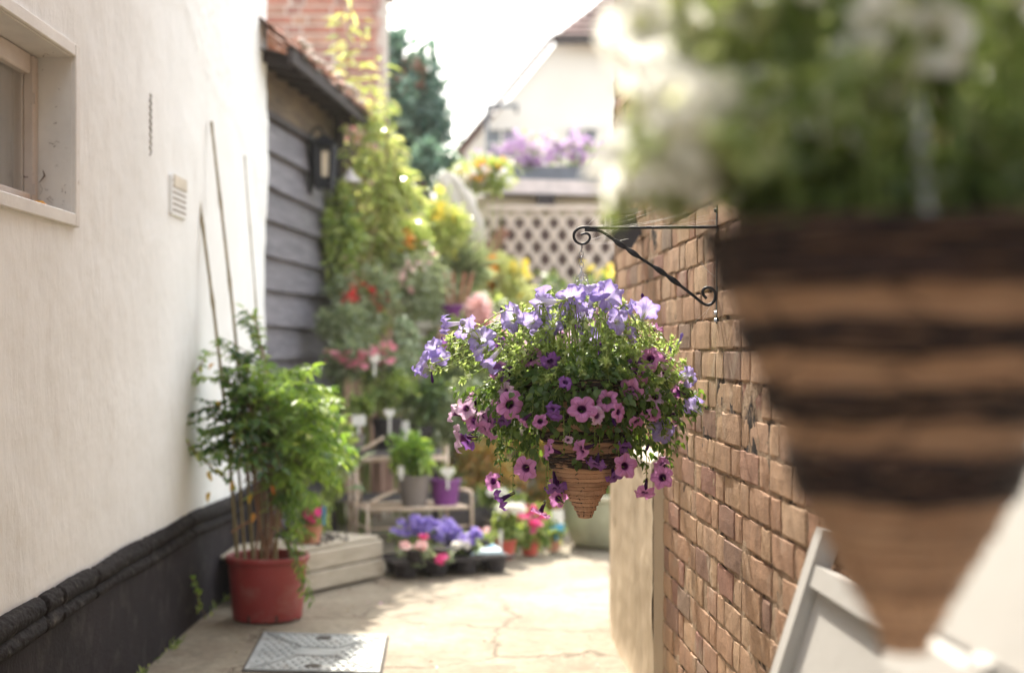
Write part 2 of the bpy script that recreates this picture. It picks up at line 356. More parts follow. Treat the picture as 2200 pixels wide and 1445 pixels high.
def glass_mat():
    m, N, L = new_mat('dusty_glass'); t = N.new('ShaderNodeBsdfTransparent'); t.inputs[0].default_value = (0.97, 0.98, 0.98, 1)
    g_ = N.new('ShaderNodeBsdfGlossy'); g_.inputs['Roughness'].default_value = 0.08
    f = N.new('ShaderNodeFresnel'); f.inputs[0].default_value = 1.5; a_ = N.new('ShaderNodeMath'); a_.operation = 'MULTIPLY_ADD'; a_.inputs[1].default_value = 0.6; a_.inputs[2].default_value = 0.02; L.new(f.outputs[0], a_.inputs[0])
    x = N.new('ShaderNodeMixShader'); L.new(a_.outputs[0], x.inputs[0]); L.new(t.outputs[0], x.inputs[1]); L.new(g_.outputs[0], x.inputs[2]); o = N.new('ShaderNodeOutputMaterial'); L.new(x.outputs[0], o.inputs[0]); return m
GLASS = glass_mat()
M['redpot'] = surf('red_plastic', (0.20, 0.020, 0.020), (0.27, 0.032, 0.030), 6, 0.5, 0.1, 200, c3=(0.30, 0.14, 0.11), s3=9, t3=(0.50, 0.85), spec=0.45)
M['terra'] = flat('terracotta', (0.46, 0.21, 0.13), 0.8)
M['redpot2'] = flat('orange_red_plastic', (0.42, 0.075, 0.05), 0.5)
M['greypot'] = flat('taupe_plastic', (0.20, 0.17, 0.155), 0.5)
M['blackpot'] = flat('black_plastic', (0.022, 0.018, 0.022), 0.45)
M['purplepot'] = flat('purple_plastic', (0.20, 0.05, 0.23), 0.4)
M['sage'] = flat('sage_glaze', (0.36, 0.36, 0.25), 0.45)
M['sagerim'] = flat('cream_glaze', (0.62, 0.60, 0.48), 0.45)
M['label'] = flat('white_plant_tag', (0.78, 0.77, 0.72), 0.5)
M['bluelabel'] = flat('blue_plant_tag', (0.08, 0.38, 0.62), 0.5)
M['creamiron'] = surf('cream_painted_wire', (0.55, 0.40, 0.29), (0.70, 0.58, 0.46), 20, 0.5, 0.3, 80, c3=(0.34, 0.17, 0.09), s3=25, t3=(0.6, 0.75))
M['crate'] = surf('weathered_board', (0.36, 0.31, 0.23), (0.50, 0.44, 0.345), 8, 0.8, 0.5, 80, c3=(0.16, 0.125, 0.09), s3=18, t3=(0.60, 0.76), stretch=(1, 1, 4))
M['planter'] = surf('grey_timber', (0.10, 0.09, 0.095), (0.17, 0.155, 0.155), 8, 0.8, 0.4, 60, stretch=(1, 1, 6))
M['board'] = surf('blue_grey_weatherboard', (0.095, 0.090, 0.105), (0.18, 0.168, 0.185), 3.5, 0.62, 0.7, 30, c3=(0.24, 0.235, 0.25), s3=10, t3=(0.52, 0.75), stretch=(0.5, 0.5, 5), spec=0.4, rnd=0.2)
M['olive'] = surf('brown_stained_board', (0.085, 0.062, 0.045), (0.20, 0.15, 0.10), 5, 0.8, 0.6, 40, c3=(0.05, 0.038, 0.03), s3=6, t3=(0.5, 0.75), stretch=(0.5, 0.5, 4))
M['dark'] = surf('tarred_timber', (0.018, 0.014, 0.016), (0.045, 0.034, 0.034), 8, 0.75, 0.4, 50)
M['tile'] = surf('orange_clay_tile', (0.32, 0.115, 0.07), (0.48, 0.21, 0.13), 14, 0.8, 0.5, 60, c3=(0.24, 0.20, 0.17), s3=20, t3=(0.5, 0.62), rnd=0.35)
M['rooftile'] = surf('brown_roof_tile', (0.14, 0.085, 0.08), (0.23, 0.145, 0.13), 4, 0.8, 0.5, 40, rnd=0.35)
M['housewhite'] = surf('pale_house_paint', (0.66, 0.63, 0.58), (0.74, 0.71, 0.66), 0.6, 0.8, 0.1, 20)
M['tan'] = surf('tan_wall', (0.38, 0.31, 0.21), (0.46, 0.39, 0.27), 1.5, 0.8, 0.2, 30)
M['fascia'] = flat('pinkish_white_fascia', (0.62, 0.55, 0.53), 0.6)
M['slate'] = flat('slate_blue_trough', (0.16, 0.18, 0.21), 0.6)
M['lattice'] = surf('pale_lattice_wood', (0.54, 0.44, 0.38), (0.66, 0.57, 0.50), 10, 0.75, 0.3, 60)
M['shade'] = surf('dark_shade_boards', (0.045, 0.028, 0.026), (0.085, 0.052, 0.045), 3, 0.8, 0.3, 40, stretch=(5, 5, 0.5))  # boards coloured dark to stand for the shade behind the lattice
M['cloth'] = leaf('off_white_canvas', [(0.52, 0.49, 0.44), (0.60, 0.57, 0.52)], (1.0, 1.0, 1.0), tr=0.35, rough=0.8, spec=0.1)
M['benchwood'] = flat('grey_bench_plank', (0.36, 0.34, 0.27), 0.8)
M['whitepaint'] = surf('white_gloss_paint', (0.38, 0.365, 0.345), (0.45, 0.435, 0.41), 3, 0.6, 0.1, 40, c3=(0.38, 0.35, 0.31), s3=7, t3=(0.62, 0.85))  # greyed below white to stand in for shade the leaning boards lack
M['bell'] = flat('white_enamel', (0.50, 0.46, 0.45), 0.35, 0.5)
M['glassy'] = flat('frosted_lantern_pane', (0.72, 0.62, 0.46), 0.3)
M['metalcover'] = surf('galvanised_cover', (0.28, 0.30, 0.30), (0.44, 0.465, 0.46), 6, 0.5, 0.3, 120, c3=(0.20, 0.18, 0.15), s3=10, t3=(0.52, 0.75), metal=0.15, spec=0.4)
M['darkgap'] = flat('dark_gap_fill', (0.05, 0.042, 0.035), 0.9)  # one dark tone for the cover joint, key holes and drain slots
M['sponge'] = flat('orange_sponge', (0.80, 0.38, 0.05), 0.8)
M['web'] = flat('spider_silk', (0.80, 0.80, 0.78), 0.3)
M['charcoal'] = flat('charcoal_plastic', (0.035, 0.032, 0.040), 0.4)
M['water_blue'] = flat('pale_blue_plastic', (0.40, 0.50, 0.52), 0.35)

def ground_mat():
    m, N, L = new_mat('worn_concrete')
    v = texco(N, L)
    n1 = noise(N, L, 1.3, 8, 0.62, v); r1 = ramp(N, [(0.30, (0.19, 0.155, 0.11)), (0.55, (0.295, 0.255, 0.19)), (0.75, (0.40, 0.36, 0.285))]); L.new(n1.outputs[0], r1.inputs[0])
    n2 = noise(N, L, 28, 8, 0.7, v, 0.2); r2 = ramp(N, [(0.3, (0.72,) * 3), (0.7, (1.2,) * 3)]); L.new(n2.outputs[0], r2.inputs[0])
    col = mixc(N, L, 1.0, r1.outputs[0], r2.outputs[0], 'MULTIPLY')
    nd = noise(N, L, 2.6, 6, 0.6, v)
    ad = N.new('ShaderNodeMix'); ad.data_type = 'VECTOR'; ad.inputs[0].default_value = 0.28; L.new(v, ad.inputs[4]); L.new(nd.outputs['Color'], ad.inputs[5])
    vo = N.new('ShaderNodeTexVoronoi'); vo.feature = 'DISTANCE_TO_EDGE'; vo.inputs['Scale'].default_value = 1.7; L.new(ad.outputs[1], vo.inputs['Vector'])
    rc = ramp(N, [(0.0, (1,) * 3), (0.016, (0,) * 3)]); L.new(vo.outputs['Distance'], rc.inputs[0])
    nk = noise(N, L, 1.9, 3, 0.5, v); rk = ramp(N, [(0.38, (0,) * 3), (0.5, (0.95,) * 3)]); L.new(nk.outputs[0], rk.inputs[0])
    cr = mixc(N, L, 1.0, rc.outputs[0], rk.outputs[0], 'MULTIPLY')
    col = mixc(N, L, cr, col, (0.15, 0.115, 0.08))
    n5 = noise(N, L, 4.5, 7, 0.7, v, 0.6); r5_ = ramp(N, [(0.50, (0,) * 3), (0.66, (0.7,) * 3)]); L.new(n5.outputs[0], r5_.inputs[0])
    col = mixc(N, L, r5_.outputs[0], col, (0.20, 0.155, 0.11))
    n4 = noise(N, L, 60, 4, 0.7, v); r4 = ramp(N, [(0.66, (0,) * 3), (0.72, (0.8,) * 3)]); L.new(n4.outputs[0], r4.inputs[0])
    col = mixc(N, L, r4.outputs[0], col, (0.16, 0.12, 0.085))
    b = N.new('ShaderNodeBsdfPrincipled'); L.new(col, b.inputs['Base Color']); b.inputs['Roughness'].default_value = 0.8; b.inputs['Specular IOR Level'].default_value = 0.3
    nb = noise(N, L, 22, 9, 0.72, v); sb = N.new('ShaderNodeMath'); sb.operation = 'SUBTRACT'; L.new(nb.outputs[0], sb.inputs[0]); L.new(cr, sb.inputs[1])
    bp = N.new('ShaderNodeBump'); bp.inputs['Strength'].default_value = 0.7; bp.inputs['Distance'].default_value = 0.012
    L.new(sb.outputs[0], bp.inputs['Height']); L.new(bp.outputs[0], b.inputs['Normal'])
    o = N.new('ShaderNodeOutputMaterial'); L.new(b.outputs[0], o.inputs[0]); return m
M['ground'] = ground_mat()

# ------------------------------------------------------------------ leaves
T8 = (np.array([[0, 0, 0], [.30, .5, .10], [.30, 0, 0], [.30, -.5, .10], [.68, .38, .04], [.68, 0, -.05], [.68, -.38, .04], [1, 0, -.16]]),
      [(0, 2, 1), (0, 3, 2), (2, 5, 4, 1), (3, 6, 5, 2), (5, 7, 4), (6, 7, 5)])
T4 = (np.array([[0, 0, 0], [.5, .5, .08], [1, 0, -.1], [.5, -.5, .08]]), [(0, 2, 1), (0, 3, 2)])
TP = (np.array([[0, 0, 0], [.45, .42, .12], [.95, .5, .1], [1.05, 0, .02], [.95, -.5, .1], [.45, -.42, .12]]), [(0, 3, 2, 1), (0, 5, 4, 3)])

def unit(a_): return a_ / (np.linalg.norm(a_, axis=-1, keepdims=True) + 1e-9)
def leaves_mesh(name, mat_, P, D, Nn, Ls, Ws, rnd, T=T8, parent=None, extra=None, smooth=False):
    """one mesh of many leaves (P positions, D directions, Nn normals)"""
    n = len(P); x = unit(D); y = unit(np.cross(Nn, x)); z = np.cross(x, y)
    TV, TF = T; t = len(TV)
    V = (P[:, None, :] + x[:, None, :] * (TV[None, :, 0:1] * Ls[:, None, None]) + y[:, None, :] * (TV[None, :, 1:2] * Ws[:, None, None])
         + z[:, None, :] * (TV[None, :, 2:3] * Ls[:, None, None])).reshape(-1, 3)
    R = np.repeat(rnd, t)
    loops = []; sizes = []
    off = np.arange(n) * t
    for f in TF: sizes.append(len(f))
    lf = np.concatenate([np.array(f) for f in TF]); loops = (off[:, None] + lf[None, :]).reshape(-1)
    sizes = np.tile(np.array(sizes), n)
    mats = [mat_]; mi = np.zeros(len(sizes), int)
    if extra is not None and extra.n:            # stems in the same mesh, second material slot
        V2 = np.concatenate(extra.v); base = len(V); V = np.vstack([V, V2]); R = np.concatenate([R, np.concatenate(extra.rnd)])
        l2 = np.concatenate([np.array(f) + base for f in extra.fl]); loops = np.concatenate([loops, l2])
        s2 = np.array([len(f) for f in extra.fl]); sizes = np.concatenate([sizes, s2]); mi = np.concatenate([mi, np.ones(len(s2), int)])
        mats.append(extra.mat)
    me = bpy.data.meshes.new(name); me.vertices.add(len(V)); me.vertices.foreach_set('co', V.reshape(-1))
    me.loops.add(len(loops)); me.loops.foreach_set('vertex_index', loops)
    me.polygons.add(len(sizes)); me.polygons.foreach_set('loop_start', np.concatenate([[0], np.cumsum(sizes)[:-1]])); me.polygons.foreach_set('loop_total', sizes)
    for m_ in mats: me.materials.append(m_)
    me.polygons.foreach_set('material_index', mi)
    me.update(calc_edges=True); me.validate()
    at_ = me.attributes.new('rnd', 'FLOAT', 'POINT'); at_.data.foreach_set('value', R)
    return link(name, me, parent)

def cloud(c, rad, n, k=14, spread=0.34, low=-1.0):
    """points gathered in k clumps inside an ellipsoid: uneven outline with gaps"""
    c = np.array(c); rad = np.array(rad)
    u = unit(rng.normal(size=(k, 3))) * rng.random((k, 1)) ** 0.4
    u[:, 2] = np.maximum(u[:, 2], low)
    w = rng.random(k) + 0.35; ix = rng.choice(k, n, p=w / w.sum())
    q = u[ix] * 0.86 + rng.normal(size=(n, 3)) * spread * (0.5 + rng.random((n, 1)) * 0.6) * 0.55
    return c + q * rad, unit(q + rng.normal(size=(n, 3)) * 0.35)

def foliage(parent, name, c, rad, n, L, W, mat_, T=T4, k=14, droop=0.25, stems=8, root=None, rmat=None, spread=0.34, rbias=0.0):
    P, O = cloud(c, rad, n, k, spread)
    D = unit(O + np.array([0, 0, -droop]) + rng.normal(size=(n, 3)) * 0.55)
    Nn = unit(rng.normal(size=(n, 3)) * 0.7 + np.array([0, -0.25, 1.0]))
    s = 0.6 + rng.random(n) * 0.8
    ex = None
    if stems and root is not None:
        ex = MB(); ex.mat = rmat or M['stem']
        for i in range(stems):
            e_ = P[rng.integers(n)]; r0 = np.array(root) + rng.normal(size=3) * [0.02, 0.02, 0.0]
            mid = (r0 * 0.6 + e_ * 0.4); mid[:2] = r0[:2] * 0.7 + e_[:2] * 0.3
            ex.tube(curve([r0, mid, e_], 8), np.linspace(0.004, 0.0015, 9)[:len(curve([r0, mid, e_], 8))], 4)
    rr = np.clip(rng.random(n) + rbias, 0, 1)
    return leaves_mesh(name, mat_, P, D, Nn, L * s, W * s, rr, T, parent, ex)

def blossoms(parent, name, pts, r, mat_, petals=5, face=(0, -0.6, 0.8), jitter=0.5):
    """small open flowers: a ring of petals at each point"""
    pts = np.asarray(pts); n = len(pts)
    A = unit(np.array(face) + rng.normal(size=(n, 3)) * jitter)
    t1 = unit(np.cross(A, rng.normal(size=(n, 3)))); t2 = np.cross(A, t1)
    P, D, Nn, R = [], [], [], []
    for k in range(petals):
        a_ = 2 * math.pi * k / petals
        P.append(pts); D.append(t1 * math.cos(a_) + t2 * math.sin(a_) + A * 0.25); Nn.append(A); R.append(rng.random(n))
    P, D, Nn, R = map(np.concatenate, (P, D, Nn, R))
    Ls = r * (0.8 + 0.4 * R)
    return leaves_mesh(name, mat_, P, D, Nn, Ls, Ls * 1.0, R, TP, parent)

# ------------------------------------------------------------------ the setting: ground
def grid_mesh(name, us, vs, fn, mat_, parent=None, skip=None, smooth=True):
    U, W = np.meshgrid(us, vs, indexing='ij'); V = fn(U, W).reshape(-1, 3)
    nu, nv = len(us), len(vs); ii, jj = np.meshgrid(np.arange(nu - 1), np.arange(nv - 1), indexing='ij')
    ii = ii.reshape(-1); jj = jj.reshape(-1)
    if skip is not None:
        um = (us[ii] + us[ii + 1]) / 2; vm = (vs[jj] + vs[jj + 1]) / 2; keep = ~skip(um, vm); ii = ii[keep]; jj = jj[keep]
    a_ = ii * nv + jj; Q = np.stack([a_, a_ + nv, a_ + nv + 1, a_ + 1], 1)
    me = bpy.data.meshes.new(name); me.vertices.add(len(V)); me.vertices.foreach_set('co', V.reshape(-1))
    me.loops.add(Q.size); me.loops.foreach_set('vertex_index', Q.reshape(-1))
    me.polygons.add(len(Q)); me.polygons.foreach_set('loop_start', np.arange(len(Q)) * 4); me.polygons.foreach_set('loop_total', np.full(len(Q), 4))
    me.update(calc_edges=True)
    if smooth: me.polygons.foreach_set('use_smooth', [True] * len(Q))
    me.materials.append(mat_)
    return link(name, me, parent)

gx = np.concatenate([[-60, -20, -6], np.linspace(-2, 2.4, 150), [6, 20, 60]])
gy = np.concatenate([[-40, -8], np.linspace(2.5, 9.5, 230), [14, 30, 110]])
def gfn(U, W):
    z = 0.006 * vnoise(U * 1.3, W * 1.3, 3, 5) - 0.006
    near = (np.abs(U) < 2.4) & (W > 2.4) & (W < 9.6)
    z = np.where(near, z, -0.006)
    # the cover sits flush
    dx = (U + 0.669) ; dy = (W - 4.94)
    z = np.where((np.abs(dx) < 0.34) & (np.abs(dy) < 0.42), -0.006, z)
    return np.stack([U, W, z], -1)
g = grid_mesh('ground', gx, gy, gfn, M['ground']); tag(g, None, None, kind='structure')

# ------------------------------------------------------------------ left: rendered wall with window, air brick and black plinth
WX = -1.228
wl = thing('rendered_wall', 'tall rough white rendered wall on the left with a black tarred plinth', 'wall', (WX, 3, 0))
wz0, wz1, wh0, wh1 = 2.55, 3.955, 1.425, 1.855
ys = np.unique(np.concatenate([[-3, -1, 1], np.linspace(2.0, 7.15, 380), [wz0, wz1]]))
zs = np.unique(np.concatenate([np.linspace(0.36, 3.1, 210), [3.6, 4.2, 4.8], [wh0, wh1]]))
def patch(y, z):   # thicker coat of render, its edge wanders down to the right
    ed = 2.62 - 0.30 * (y - 4.2) + 0.10 * vnoise(y * 2.4, y * 0 + 3.3, 5, 3)
    return 1 / (1 + np.exp(-(z - ed) / 0.014)) * np.clip((y - 4.15) / 0.1, 0, 1)
def wfn(U, W):
    x = WX - 0.004 * vnoise(U * 0.9, W * 0.9, 21, 3) + 0.0022 * vnoise(U * 6, W * 6, 22, 4, 0.55)
    x = x + 0.005 * patch(U, W) + 0.0014 * vnoise(U * 40, W * 40, 31, 2) * (0.4 + 1.2 * patch(U, W))
    edge = np.clip((U - 7.08) / 0.07, 0, 1) ** 2 * 0.03
    x = x - edge + 0.012 * np.clip((U - 6.7) / .45, 0, 1) * vnoise(W * 3, W * 0, 9, 3)
    inw = (np.abs(U - (wz0 + wz1) / 2) < (wz1 - wz0) / 2 + 0.05) & (np.abs(W - (wh0 + wh1) / 2) < (wh1 - wh0) / 2 + 0.05)
    x = np.where(inw, WX, x)
    lean = -0.02 * np.clip(W - 1, -1, 2) * 0
    return np.stack([x + lean, U + 0.010 * vnoise(W * 2.2, W * 0, 6, 4) * (U > 7.1), W], -1)
grid_mesh('render_coat', ys, zs, wfn, M['render'], wl, skip=lambda u, v: (u > wz0) & (u < wz1) & (v > wh0) & (v < wh1))
b = MB(); b.box((-1.5, 2.05, 4.79), (0.5, 10.15, 0.04)); b.box((-1.56, 7.128, 2.4), (0.60, 0.03, 4.8))
b.box((-1.75, 2.05, 2.4), (0.05, 10.1, 4.75)); b.build('wall_body', M['render'], wl)
# reveals
b = MB(); d = 0.115
b.box((WX - d / 2, wz1 + 0.01, (wh0 + wh1) / 2), (d + 0.006, 0.02, wh1 - wh0 + 0.04))
b.box((WX - d / 2, (wz0 + wz1) / 2, wh1 + 0.01), (d + 0.006, wz1 - wz0, 0.02))
b.box((WX - d / 2, (wz0 + wz1) / 2, wh0 - 0.01), (d + 0.006, wz1 - wz0, 0.02))
win = b.build('window', M['trim'], wl)
b = MB()
b.box((WX + 0.006, wz1 + 0.021, (wh0 + wh1) / 2), (0.018, 0.036, wh1 - wh0 + 0.078), bev=0.003)
b.box((WX + 0.0062, (wz0 + wz1) / 2, wh1 + 0.021), (0.0176, wz1 - wz0 + 0.0, 0.036), bev=0.003)
b.box((WX + 0.0064, (wz0 + wz1) / 2, wh0 - 0.021), (0.020, wz1 - wz0 + 0.0, 0.036), bev=0.003)
b.build('window_trim', M['trim'], win)
b = MB(); fx = WX - d
b.box((fx + 0.012, wz1 - 0.022, (wh0 + wh1) / 2), (0.03, 0.04, wh1 - wh0 - 0.004), bev=0.004)
b.box((fx + 0.0125, (wz0 + wz1) / 2 - 0.04, wh1 - 0.03), (0.028, wz1 - wz0 - 0.05, 0.055), bev=0.004)
b.box((fx + 0.0125, (wz0 + wz1) / 2 - 0.04, wh0 + 0.024), (0.028, wz1 - wz0 - 0.05, 0.044), bev=0.004)
b.box((fx + 0.028, wz1 - 0.036, wh0 + 0.31), (0.006, 0.012, 0.03)); b.box((fx + 0.028, wz1 - 0.036, wh0 + 0.06), (0.006, 0.012, 0.03))
b.build('sash', M['sash'], win)
b = MB()
for k in range(14):
    b.box((fx - 0.006 - 0.004 * (k % 2), wz1 - 0.075 - k * 0.082, (wh0 + wh1) / 2), (0.006, 0.085, wh1 - wh0), rnd=(k * 37 % 10) / 10)
b.build('blind', M['blind'], win)
b = MB(); b.box((fx - 0.2, (wz0 + wz1) / 2, (wh0 + wh1) / 2), (0.02, wz1 - wz0 + 0.3, 0.7)); b.build('window_back', M['dark'], win)
# cobwebs and dead leaves caught in the reveal
b = MB()
for k in range(26):
    y = wz1 - 0.02 - rng.random() * 0.10; z = wh0 + 0.02 + (rng.random() ** 2) * 0.4; x = fx + 0.02 + rng.random() * 0.085
    side = rng.random() < 0.7
    p = np.array([x, wz1 - 0.003, z]) if side else np.array([x, y, wh1 - 0.003])
    q = p + rng.normal(size=3) * 0.006; q2 = q + rng.normal(size=3) * 0.005
    p[1] = min(p[1], wz1 - .002); q[1] = min(q[1], wz1 - .002); q2[1] = min(q2[1], wz1 - .002)
    b.tube([p, q, q2], 0.0004 + 0.0008 * (rng.random() ** 4), 4)
b.tube([[fx + 0.035, wz1 - 0.02, wh0 + 0.08], [fx + 0.05, wz1 - 0.02, wh0 + 0.10], [fx + 0.045, wz1 - 0.02, wh0 + 0.115]], [0.001, 0.003, 0.001], 6)
b.build('cobweb', flat('grimy_web', (0.12, 0.09, 0.075), 0.9), win)
b = MB(); b.box((fx + 0.002, (wz0 + wz1) / 2 - 0.03, (wh0 + wh1) / 2), (0.003, wz1 - wz0 - 0.06, wh1 - wh0 - 0.07)); b.build('glass_pane', GLASS, win)
b = MB(); q = at(86, 431, 3.86)
V = [[WX - 0.075, 3.80, wh0 + 0.001], [WX - 0.03, 3.80, wh0 + 0.001], [WX - 0.03, 3.92, wh0 + 0.001], [WX - 0.075, 3.92, wh0 + 0.001], [WX - 0.075, 3.81, wh0 + 0.018], [WX - 0.03, 3.81, wh0 + 0.018], [WX - 0.04, 3.92, wh0 + 0.006], [WX - 0.07, 3.92, wh0 + 0.006]]
b.add(V, [(0, 3, 2, 1), (4, 5, 6, 7), (0, 1, 5, 4), (1, 2, 6, 5), (2, 3, 7, 6), (3, 0, 4, 7)])
sp = b.build('sponge', M['sponge']); tag(sp, 'small orange wedge of sponge lying on the window ledge', 'sponge')
# air brick
b = MB(); ay, az = 5.20, 1.60
b.box((WX + 0.004, ay, az), (0.016, 0.235, 0.145), bev=0.004); ab = b.build('air_brick', M['render'], wl)
b = MB()
for r_ in range(6):
    for c_ in range(7):
        b.box((WX + 0.0122, ay - 0.09 + c_ * 0.030, az + 0.052 - r_ * 0.021), (0.0025, 0.019, 0.007 if r_ < 2 else 0.009))
b.build('vent_slot', surf('dark_slot', (0.20, 0.17, 0.14), (0.34, 0.29, 0.24), 30, 0.9), ab)  # slots drawn as brown bars on the face
b = MB(); b.box((WX + 0.013, ay + 0.01, az + 0.052), (0.006, 0.20, 0.045), bev=0.002); b.build('vent_smear', flat('vent_grime', (0.60, 0.55, 0.46), 0.9), ab)
# rusted lath showing through
b = MB()
for k in range(9):
    z = 1.70 + k * 0.023; b.beam((WX + 0.006, 4.800, z), (WX + 0.006, 4.822, z + 0.014), 0.004, 0.006); b.beam((WX + 0.006, 4.822, z + 0.014), (WX + 0.006, 4.806, z + 0.023), 0.004, 0.004)
b.build('rusted_lath', flat('rusty_lath', (0.30, 0.27, 0.245)), wl)
# plinth
def pfn(U, W):
    x = WX + 0.016 + 0.004 * vnoise(U * 2.5, W * 2.5, 12, 4) + 0.006 * (0.36 - W)
    return np.stack([x, U, W], -1)
grid_mesh('plinth', np.linspace(2.2, 7.16, 260), np.linspace(-0.01, 0.37, 26), pfn, M['plinth'], wl)
def cfn(U, T):
    # profile round the two rolls of tarred coping, T in 0..1 from wall top edge to plinth
    t = T * math.pi * 2
    br = np.ones_like(U)
    for jc, jd in ((2.62, .3), (3.05, .35), (3.66, .5), (3.80, .25), (4.12, .4), (4.70, .2), (5.35, .3), (6.2, .3)):
        br = br - jd * np.exp(-((U - jc + 0.012 * vnoise(T * 4 + jc, U * 0, 2, 2)) / 0.007) ** 2)
    r1 = (0.031 + 0.005 * vnoise(U * 2.2, T * 1.2, 14, 5)) * br; r2 = (0.024 + 0.005 * vnoise(U * 2.6, T * 1.2 + 9, 15, 5)) * br
    sag = 0.012 * vnoise(U * 1.5, U * 0, 17, 2)
    up = T < 0.52
    a1 = math.pi * 0.5 - T / 0.52 * math.pi * 1.05; a2 = math.pi * 0.5 - (T - 0.52) / 0.48 * math.pi * 0.95
    x = np.where(up, 0.002 + r1 * 1.05 * np.cos(a1), 0.006 + r2 * 1.25 * np.cos(a2))
    z = np.where(up, 0.385 + sag + r1 * np.sin(a1), 0.385 + sag - 0.030 - 0.016 + r2 * np.sin(a2))
    n = 0.0022 * vnoise(U * 45, T * 22, 33, 3)
    return np.stack([WX + x + n, U, z + n], -1)
grid_mesh('coping', np.linspace(2.2, 7.15, 620), np.linspace(0, 1, 34), cfn, M['coping'], wl)
b = MB(); b.box((WX - 0.08, 7.15, 0.19), (0.20, 0.02, 0.38)); b.build('plinth_end', M['plinth'], wl)

# ------------------------------------------------------------------ right: brick wall built brick by brick
def bricks(mb, org, ang, length, z0, ncourse, out, seed, L=0.2275, Hh=0.065, j=0.008, head=0.105, rough=1.0, fine=True, skipf=None, cht=0.075):
    """Flemish bond along a horizontal direction; out = +1/-1 side of the face"""
    r = np.random.default_rng(seed)
    dx, dy = math.cos(ang), math.sin(ang); nx, ny = -dy * out, dx * out
    ug = np.array([-1, -0.94, -0.5, 0, 0.5, 0.94, 1]) if fine else np.linspace(-1, 1, 3); vg = np.array([-1, -0.9, 0, 0.9, 1]) if fine else np.linspace(-1, 1, 3)
    nu, nv = len(ug), len(vg)
    for c in range(ncourse):
        s = -(0.0 if c % 2 else 0.17) + r.normal() * 0.006; k = c
        zc = z0 + c * cht + Hh / 2 + 0.01
        while s < length:
            w = (L if k % 2 else head) + r.normal() * 0.004; k += 1
            a0, a1 = max(s, 0), min(s + w - j * 0.6, length)
            s += w + j * 0.4
            if a1 - a0 < 0.02: continue
            cx = (a0 + a1) / 2; hw = (a1 - a0) / 2; hh = Hh / 2 + r.normal() * 0.0012
            if skipf and skipf(cx, zc): continue
            off = r.normal() * 0.0013 * rough; tilt = r.normal() * 0.012 * rough; tv = r.normal() * 0.03 * rough
            V = []
            rn = r.random((nu, nv)) * 2 - 1
            for i, u in enumerate(ug):
                for q, v in enumerate(vg):
                    eu = 0.0016 * abs(u) ** 10 + 0.0016 * abs(v) ** 10
                    dd = off + tilt * u * hw + tv * v * hh * 0.3 - eu + rn[i, q] * 0.0007 * rough
                    x_ = cx + u * hw + (rn[i, -1 - q] * 0.0016 if 0 < i < nu - 1 else rn[i, q] * 0.0030) * rough
                    z_ = zc + v * hh + (rn[-1 - i, q] * 0.0026) * rough * (1 if abs(v) == 1 else 0.3)
                    V.append([org[0] + dx * x_ + nx * dd, org[1] + dy * x_ + ny * dd, z_])
            Fc = []
            for i in range(nu - 1):
                for q in range(nv - 1):
                    a_ = i * nv + q; f = (a_, a_ + nv, a_ + nv + 1, a_ + 1); Fc.append(f if out < 0 else f[::-1])
            ring = [i * nv for i in range(nu)] + [(nu - 1) * nv + q for q in range(1, nv)] + [i * nv + nv - 1 for i in range(nu - 2, -1, -1)] + [q for q in range(nv - 2, 0, -1)]
            base = len(V)
            for i in ring:
                V.append([V[i][0] - nx * 0.03, V[i][1] - ny * 0.03, V[i][2]])
            m = len(ring)
            for i in range(m):
                f = (ring[i], ring[(i + 1) % m], base + (i + 1) % m, base + i); Fc.append(f[::-1] if out < 0 else f)
            mb.add(V, Fc, rnd=r.random())

RD = (-0.0524, 1.0); rl = math.hypot(*RD); ra = math.atan2(RD[1], RD[0])
def RW(y): return 0.652 - 0.0524 * y
br = thing('brick_wall', 'long buff and pink brick wall in Flemish bond on the right', 'wall', (RW(3), 3, 0))
b = MB(); o0 = (RW(1.0), 1.0)
bricks(b, o0, ra, (5.24 - 1.0) * rl, -0.02, 47, +1, 11, L=0.180, head=0.083, Hh=0.0625, rough=0.9, cht=0.0705)
o = b.build('brick_courses', M['brick'], br, smooth=False)
b = MB()
def mfn(U, W):
    x = RW(U) + 0.0026 + 0.0016 * vnoise(U * 30, W * 30, 41, 3) + 0.005 * np.clip(vnoise(U * 7, W * 7, 43, 3), 0, 1)
    return np.stack([x, U, W], -1)
grid_mesh('mortar', np.linspace(0.9, 5.235, 420), np.linspace(-0.02, 3.3, 330), mfn, M['mortar'], br)
b = MB()
b.beam((RW(-2) + 0.16, -2, 1.65), (RW(5.2) + 0.16, 5.2, 1.65), 0.28, 3.3); b.beam((RW(-2) + 0.14, -2, 3.9), (RW(5.24) + 0.14, 5.24, 3.9), 0.28, 1.2)
b.build('wall_core', M['mortar'], br)
b = MB(); bricks(b, (RW(5.24), 5.243), 0.0, 0.30, -0.02, 47, +1, 12, fine=False, Hh=0.0625, cht=0.0705); b.build('end_bricks', M['brick'], br)

